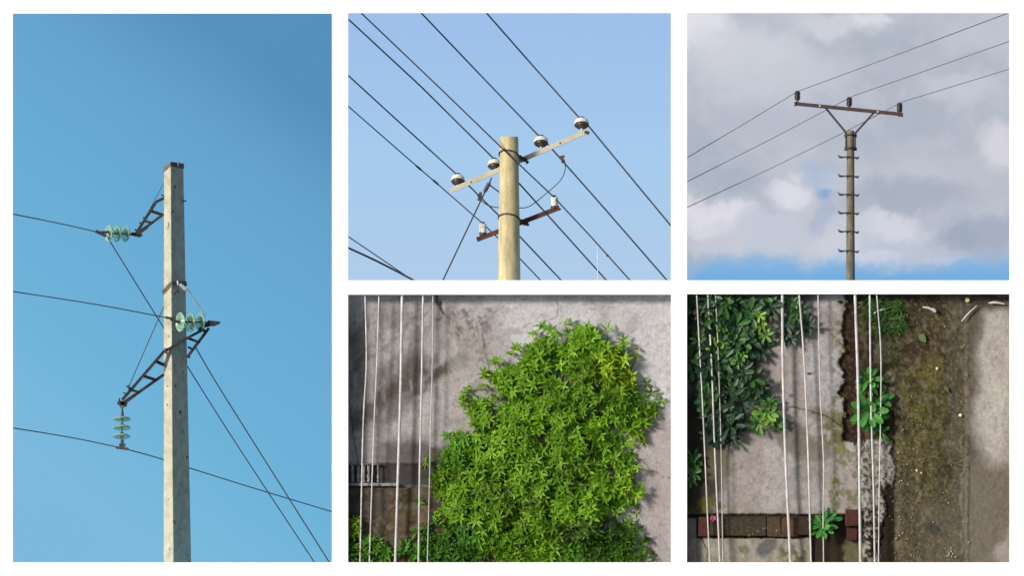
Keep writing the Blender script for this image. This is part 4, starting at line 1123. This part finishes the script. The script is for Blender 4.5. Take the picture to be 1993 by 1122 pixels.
# small low shrubs at the foot of opening D
def low_shrub(cx, cy, rx, ry, n, label, tint, seed):
    R = random.Random(seed); b = MB(); st_ = MB()
    root = empty("low_shrub", Dp(cx, cy + ry + 40, 0.2), label, "shrub", "low shrubs at the foot of the stained wall")
    for k in range(n):
        t = R.uniform(0, 6.28); r = math.sqrt(R.random())
        X, Y = cx + rx * r * math.cos(t), cy + ry * r * math.sin(t)
        q = Dp(X, Y, R.uniform(.07, .14))
        tv = R.uniform(.8, 1.2)
        rosette(b, q, (R.uniform(-.5, .5), -.7, R.uniform(.2, .9)), R.choice((6, 7)), R.uniform(.07, .10), .028, 1.15, tuple(v * tv for v in tint), .15, .3, .3, .6, R=R)
        if k % 4 == 0: st_.tube([q, q.lerp(Dp(cx, cy + ry + 40, .15), .6), Dp(cx, cy + ry + 60, .15)], [.003, .005, .006], 5)
    b.build("foliage", M['leaf_tree'], root, smooth=False, color=True); st_.build("stems", M['stem'], root)
low_shrub(95, 1055, 90, 50, 60, "dark green low shrub at the foot of the white cables under the balustrade", (0.55, 0.72, 1.1), 3)
low_shrub(36, 955, 24, 38, 20, "small bright shrub peeping in beside the first thin cable under the balustrade", (0.95, 0.95, 1), 4)

# ---- dark bush with large glossy leaves in opening E
R5 = random.Random(5)
def big_bush(spec, label, seed, group=None, leaf='leaf_dark', foot=None):
    """spec: list of (X, Y, depth, n, L, W, tint, axis)"""
    R = random.Random(seed); b = MB(); st_ = MB()
    fx, fy = foot or (spec[0][0], spec[0][1])
    root = empty("broadleaf_bush", E(fx, fy, DE - 0.03), label, "bush", group)
    for X, Y, y, n, L, W, tint, ax in spec:
        c = E(X, Y, y * .8)
        rosette(b, c, ax, n, L, W, 1.28, tint, .25, .18, .22, .76, inner=max(2, n // 3), R=R)
        tgt = E(fx + (X - fx) * .4, fy + (Y - fy) * .4, DE - .04)
        st_.tube(catmull([c + Vector((0, .004, 0)), c.lerp(tgt, .5) + Vector((0, 0.01, .02)), tgt], 4), [.004 + .0005 * k for k in range(9)], 6)
    b.build("foliage", M[leaf], root, smooth=False, color=True); st_.build("stems", M['stem'], root)
    return root
DK = (1, 1, 1); LG = (5.0, 4.6, 1.4); YG = (9.0, 6.2, 1.5); MD = (1.8, 2.1, 1.1)
spec = []
poly_bush = [(5, 30), (450, 30), (420, 60), (380, 60), (360, 120), (330, 90), (300, 200), (320, 270), (290, 330), (320, 400), (260, 470), (230, 560), (130, 600), (60, 560), (60, 480), (5, 440)]
cnt = 0
while cnt < 78:
    X, Y = R5.uniform(15, 460), R5.uniform(20, 620)
    if not in_poly(X, Y, poly_bush): continue
    cnt += 1
    tn = DK if R5.random() < .72 else MD
    if R5.random() < .02: tn = LG
    v = R5.uniform(.75, 1.25)
    spec.append((X, Y, R5.uniform(.09, .20) if X > 90 else R5.uniform(.17, .21), R5.choice((7, 8, 9)), R5.uniform(.15, .215), .064, tuple(t * v for t in tn), (R5.uniform(-.5, .5), -1, R5.uniform(-.3, .6))))
for X, Y, tn in ((150, 160, LG), (165, 215, LG), (230, 270, LG), (215, 290, LG), (250, 340, MD), (120, 230, LG), (310, 150, YG), (300, 110, YG), (325, 190, LG), (95, 90, MD), (60, 210, MD), (180, 60, MD)):
    spec.append((X, Y, R5.uniform(.07, .10), 7, .105, .036, tn, (R5.uniform(-.3, .3), -1, R5.uniform(0, .5))))
for X, Y in ((195, 600), (180, 560), (120, 520), (210, 500), (110, 580), (230, 540)):
    spec.append((X, Y, .12, 8, .135, .044, DK, (R5.uniform(-.2, .2), -1, -.1)))
big_bush(spec, "large dark green bush with glossy leaves filling the corner over the mossy wall", 31, foot=(60, 300))
spec = []
for X, Y, tn in ((470, 160, DK), (420, 200, DK), (500, 150, DK), (440, 120, MD), (395, 190, DK), (430, 60, MD), (455, 90, MD), (405, 150, DK)):
    spec.append((X, Y, R5.uniform(.10, .14), 8, .13, .046, tn, (R5.uniform(-.2, .2), -1, R5.uniform(-.1, .3))))
big_bush(spec, "small dark glossy branch of leaves crossing the thick cable above the plaster", 32, foot=(430, 40))
spec = [(325, 500, .09, 9, .155, .050, (6.2, 5.4, 1.4), (.1, -1, .1)), (340, 520, .07, 7, .11, .04, YG, (0, -1, .2)), (350, 480, .10, 8, .14, .050, (4.0, 4.3, 1.3), (.3, -1, .3)),
        (300, 540, .11, 8, .14, .048, (3.0, 3.6, 1.2), (-.2, -1, 0)), (370, 540, .11, 7, .13, .046, (2.4, 3.0, 1.2), (.3, -1, -.2)), (340, 450, .12, 8, .13, .050, (1.3, 1.6, 1.2), (0, -1, .4))]
big_bush(spec, "yellow green leaf cluster touching the thick white cable beside the dark bush", 33)
spec = [(34, 710, .15, 8, .14, .044, (2.2, 3.0, 1.2), (.2, -1, .1)), (28, 760, .16, 7, .12, .04, (2.6, 3.3, 1.2), (.2, -1, -.1)), (40, 680, .16, 7, .12, .04, MD, (0, -1, .3)), (40, 740, .13, 7, .11, .04, (2, 2.6, 1.2), (0, -1, 0))]
big_bush(spec, "little green leaf cluster at the rim below the large dark bush", 34)

def bright_plant(name_label, spec, seed):
    R = random.Random(seed); b = MB(); st_ = MB()
    X0, Y0 = spec[0][0], spec[0][1]
    root = empty("broadleaf_plant", E(X0, Y0, DE - .02), name_label, "plant", "bright green plants rooted in the wall")
    for X, Y, y, n, L, W, tint, ax, inner in spec:
        y *= .8; rosette(b, E(X, Y, y), ax, n, L, W, 1.32, tint, .14, .12, .18, .70, inner=inner, R=R)
        st_.tube([E(X, Y, y), E(X, Y, y).lerp(E(X0, Y0, DE), .6), E(X0, Y0, DE - .01)], [.005, .006, .008], 7)
    b.build("foliage", M['leaf_bright'], root, smooth=False, color=True); st_.build("stem", M['stem'], root)
bright_plant("largest bright green plant with oval leaves in the dark gap behind three cables",
             [(735, 490, .10, 9, .215, .085, (1, 1, 1), (0, -1, .15), 5), (750, 530, .13, 8, .20, .075, (.7, .8, .8), (.1, -1, -.2), 2), (775, 440, .15, 6, .17, .07, (.8, .85, .8), (.3, -1, .3), 2), (720, 500, .17, 7, .19, .07, (.5, .6, .6), (-.1, -1, 0), 0),
              (785, 575, .14, 3, .13, .05, (.8, .9, .8), (.2, -1, -.3), 1)], 41)
bright_plant("bright green plant with oval leaves just above the largest one",
             [(735, 365, .12, 7, .165, .07, (1.05, 1.02, 1), (0, -1, .3), 4), (725, 390, .16, 6, .16, .065, (.6, .7, .7), (-.2, -1, 0), 1)], 42)
bright_plant("small bright green plant over the brick course with narrow leaves",
             [(553, 948, .10, 9, .185, .055, (1.0, .95, 1.0), (0, -1, .15), 5), (575, 925, .14, 7, .15, .05, (.7, .75, .8), (.2, -1, .3), 2), (540, 960, .15, 5, .13, .045, (.6, .7, .7), (0, -1, -.2), 0)], 43)

# fern / grass tuft at the top
def tuft(X0, Y0, X1, Y1, n, label, seed, tint=(1, 1, 1), L=(.06, .16)):
    R = random.Random(seed); b = MB()
    for k in range(n):
        X, Y = R.uniform(X0, X1), R.uniform(Y0, Y1)
        t = R.uniform(-2.6, -0.5) if R.random() < .6 else R.uniform(0, 6.28)
        l = R.uniform(*L); y = R.uniform(.10, DE - .03)
        v = R.uniform(.6, 1.3); b.cur = tuple(c * v for c in tint)
        b.leaf(E(X, Y, y), (math.cos(t), R.uniform(-.4, .1), math.sin(t)), (0, -1, 0.2), l, .011, .5, .1, .6)
    o = b.build("grass_tuft", M['leaf_bright'], smooth=False, color=True)
    return tag(o, label, "grass", "grass tufts on the mossy wall")
tuft(715, 40, 880, 170, 260, "wide grassy tuft at the top of the dark gap, behind the cables", 51, (0.7, .55, .5))
tuft(770, 150, 860, 300, 70, "thin wilted tuft hanging below the wide grassy tuft", 52, (0.9, .40, .7), (.05, .12))

# brick course
def brick(X0, X1, Y0, Y1, c, parent, seed):
    R = random.Random(seed); b = MB()
    b.cur = tuple(v * ALB * .75 for v in lin(c))
    p0, p1 = E(X0, Y1, DE), E(X1, Y0, DE)
    b.box((p0.x, DE - 0.075 - R.uniform(0, .012), p0.z), (p1.x, DE + .02, p1.z))
    b.v = [(x + R.uniform(-.006, .006), y, z + R.uniform(-.008, .008)) for x, y, z in b.v]
    return b
br_root = empty("brick_course", E(370, 990, DE - .03), "course of dark red and brown bricks between the plaster and the pale ledge", "brick course")
b = MB()
for (X0, X1, c) in ((58, 102, (92, 48, 40)), (104, 328, (74, 62, 46)), (330, 386, (88, 76, 60)), (388, 452, (104, 74, 52)), (453, 500, (62, 46, 36))):
    q = brick(X0, X1, 911 + R5.uniform(-2, 4), 986 + R5.uniform(-3, 3), c, br_root, int(X0))
    off = len(b.v); b.v += q.v; b.c += q.c; b.f += [tuple(k + off for k in f) for f in q.f]; b.mi += q.mi
for X0, X1, Y0, Y1, c, lab in ((642, 692, 882, 948, (92, 42, 34), "upper of two loose dark red bricks beside the thick white cable"), (648, 688, 956, 1006, (84, 38, 34), "lower of two loose dark red bricks beside the thick white cable")):
    q = brick(X0, X1, Y0, Y1, c, None, int(X0))
    tag(q.build("brick", M['tinted'], bevel=0.012, color=True), lab, "brick", "loose red bricks")
b.build("bricks", M['tinted'], br_root, bevel=0.007, color=True)

# pebbles and crumbs
R6 = random.Random(77)
b = MB()
def pebble(X, Y, r, c, flat=.6):
    n = 7; cc = E(X, Y, DE - .022 if X < 1100 else DE - .036)
    b.cur = lin(c); ax = Vector((R6.uniform(-.3, .3), -1, R6.uniform(-.3, .3))).normalized()
    b.lathe(cc, ax, [(-r * flat, r * .5), (0, r), (r * flat * .7, r * .75), (r * flat, r * .15)], n)
for k in range(240):
    u = R6.random()
    if u < .45: X, Y = R6.gauss(880, 45), R6.uniform(430, 1080)
    elif u < .7: X, Y = R6.uniform(850, 1120), R6.uniform(60, 1080)
    elif u < .85: X, Y = R6.gauss(1112, 9), R6.uniform(150, 1080)
    else: X, Y = R6.gauss(770, 40), R6.uniform(620, 1080)
    if X < 700 or X > 1290: continue
    pebble(X, Y, R6.choice((.004, .005, .006, .007, .010)), R6.choice(((176, 168, 150), (150, 140, 118), (130, 114, 88), (190, 184, 170), (120, 94, 70))))
for k in range(9): pebble(R6.gauss(1058, 10), R6.gauss(1055, 12), R6.uniform(.006, .012), (190, 184, 172))
for X, Y, r in ((1128, 50, .030), (1100, 508, .022), (927, 728, .018), (1008, 322, .018), (945, 738, .014), (805, 100, .02)): pebble(X, Y, r, (214, 206, 180), .4)
o = b.build("pebbles", M['tinted'], color=True); tag(o, "pale pebbles and crumbs scattered over the mossy strip", "pebbles", kind="stuff")

b = MB()
for k in range(46):
    X, Y = R6.uniform(250, 400) if k < 30 else R6.uniform(110, 250), R6.uniform(945, 990)
    sz = R6.uniform(.010, .028); cc = E(X, Y, DE - .085); b.cur = lin(R6.choice(((120, 106, 84), (96, 82, 62), (140, 128, 108), (84, 62, 46))))
    b.lathe(cc + Vector((0, .02, 0)), (R6.uniform(-.4, .4), -1, R6.uniform(-.4, .4)), [(0, sz * .8), (.012, sz), (.022, sz * .5)], R6.choice((4, 5, 6)))
o = b.build("rubble", M['tinted'], color=True, smooth=False); tag(o, "crumbled mortar and rubble lying on the brick course", "rubble", kind="stuff")
# fallen leaf, pink blossom, white twigs
b = MB(); b.cur = (1.9, .85, 1.6); b.leaf(E(937, 186, DE - .045), (0.6, -.1, -.75), (0, -1, 0), .125, .085, .1, .1, .6)
tag(b.build("fallen_leaf", M['leaf_bright'], smooth=False, color=True), "pale green fallen leaf lying on the upper mossy strip", "leaf", "fallen leaves")
b = MB(); b.cur = (1.6, .6, 1.2); b.leaf(E(1035, 392, DE - .045), (0.5, -.1, -.6), (0, -1, 0), .09, .05, .1, .1, .6)
tag(b.build("fallen_leaf", M['leaf_bright'], smooth=False, color=True), "smaller olive fallen leaf in the middle of the mossy strip", "leaf", "fallen leaves")
b = MB(); b.cur = lin((226, 90, 150)); rosette(b, E(118, 918, .10), (0, -1, .1), 5, .042, .036, 1.1, lin((232, 110, 160)), .1, .1, .1, .6, inner=3, R=R5)
tag(b.build("blossom", M['tinted'], smooth=False, color=True), "pink blossom over the left end of the brick course", "flower")
for pts, w, lab in (([(755, 105), (775, 92), (805, 85)], 3.5, "white twig in the grassy tuft between two cables"),
                    ([(950, 78), (975, 82), (1002, 96), (990, 82)], 4.5, "bent white scrap at the top of the mossy strip"),
                    ([(1105, 135), (1130, 105), (1165, 72)], 2.6, "thin pale twig near the top right edging"),
                    ([(1212, 62), (1240, 60), (1275, 66)], 4.5, "short white stick at the dark upper corner of the concrete")):
    b = MB(); q = catmull([E(X, Y, DE - .055) for X, Y in pts], 5); b.tube(q, [w * S / 2 * (0.6 + .5 * math.sin(3.1 * i / (len(q) - 1))) for i in range(len(q))], 7)
    tag(b.build("twig", M['cable_white']), lab, "twig")
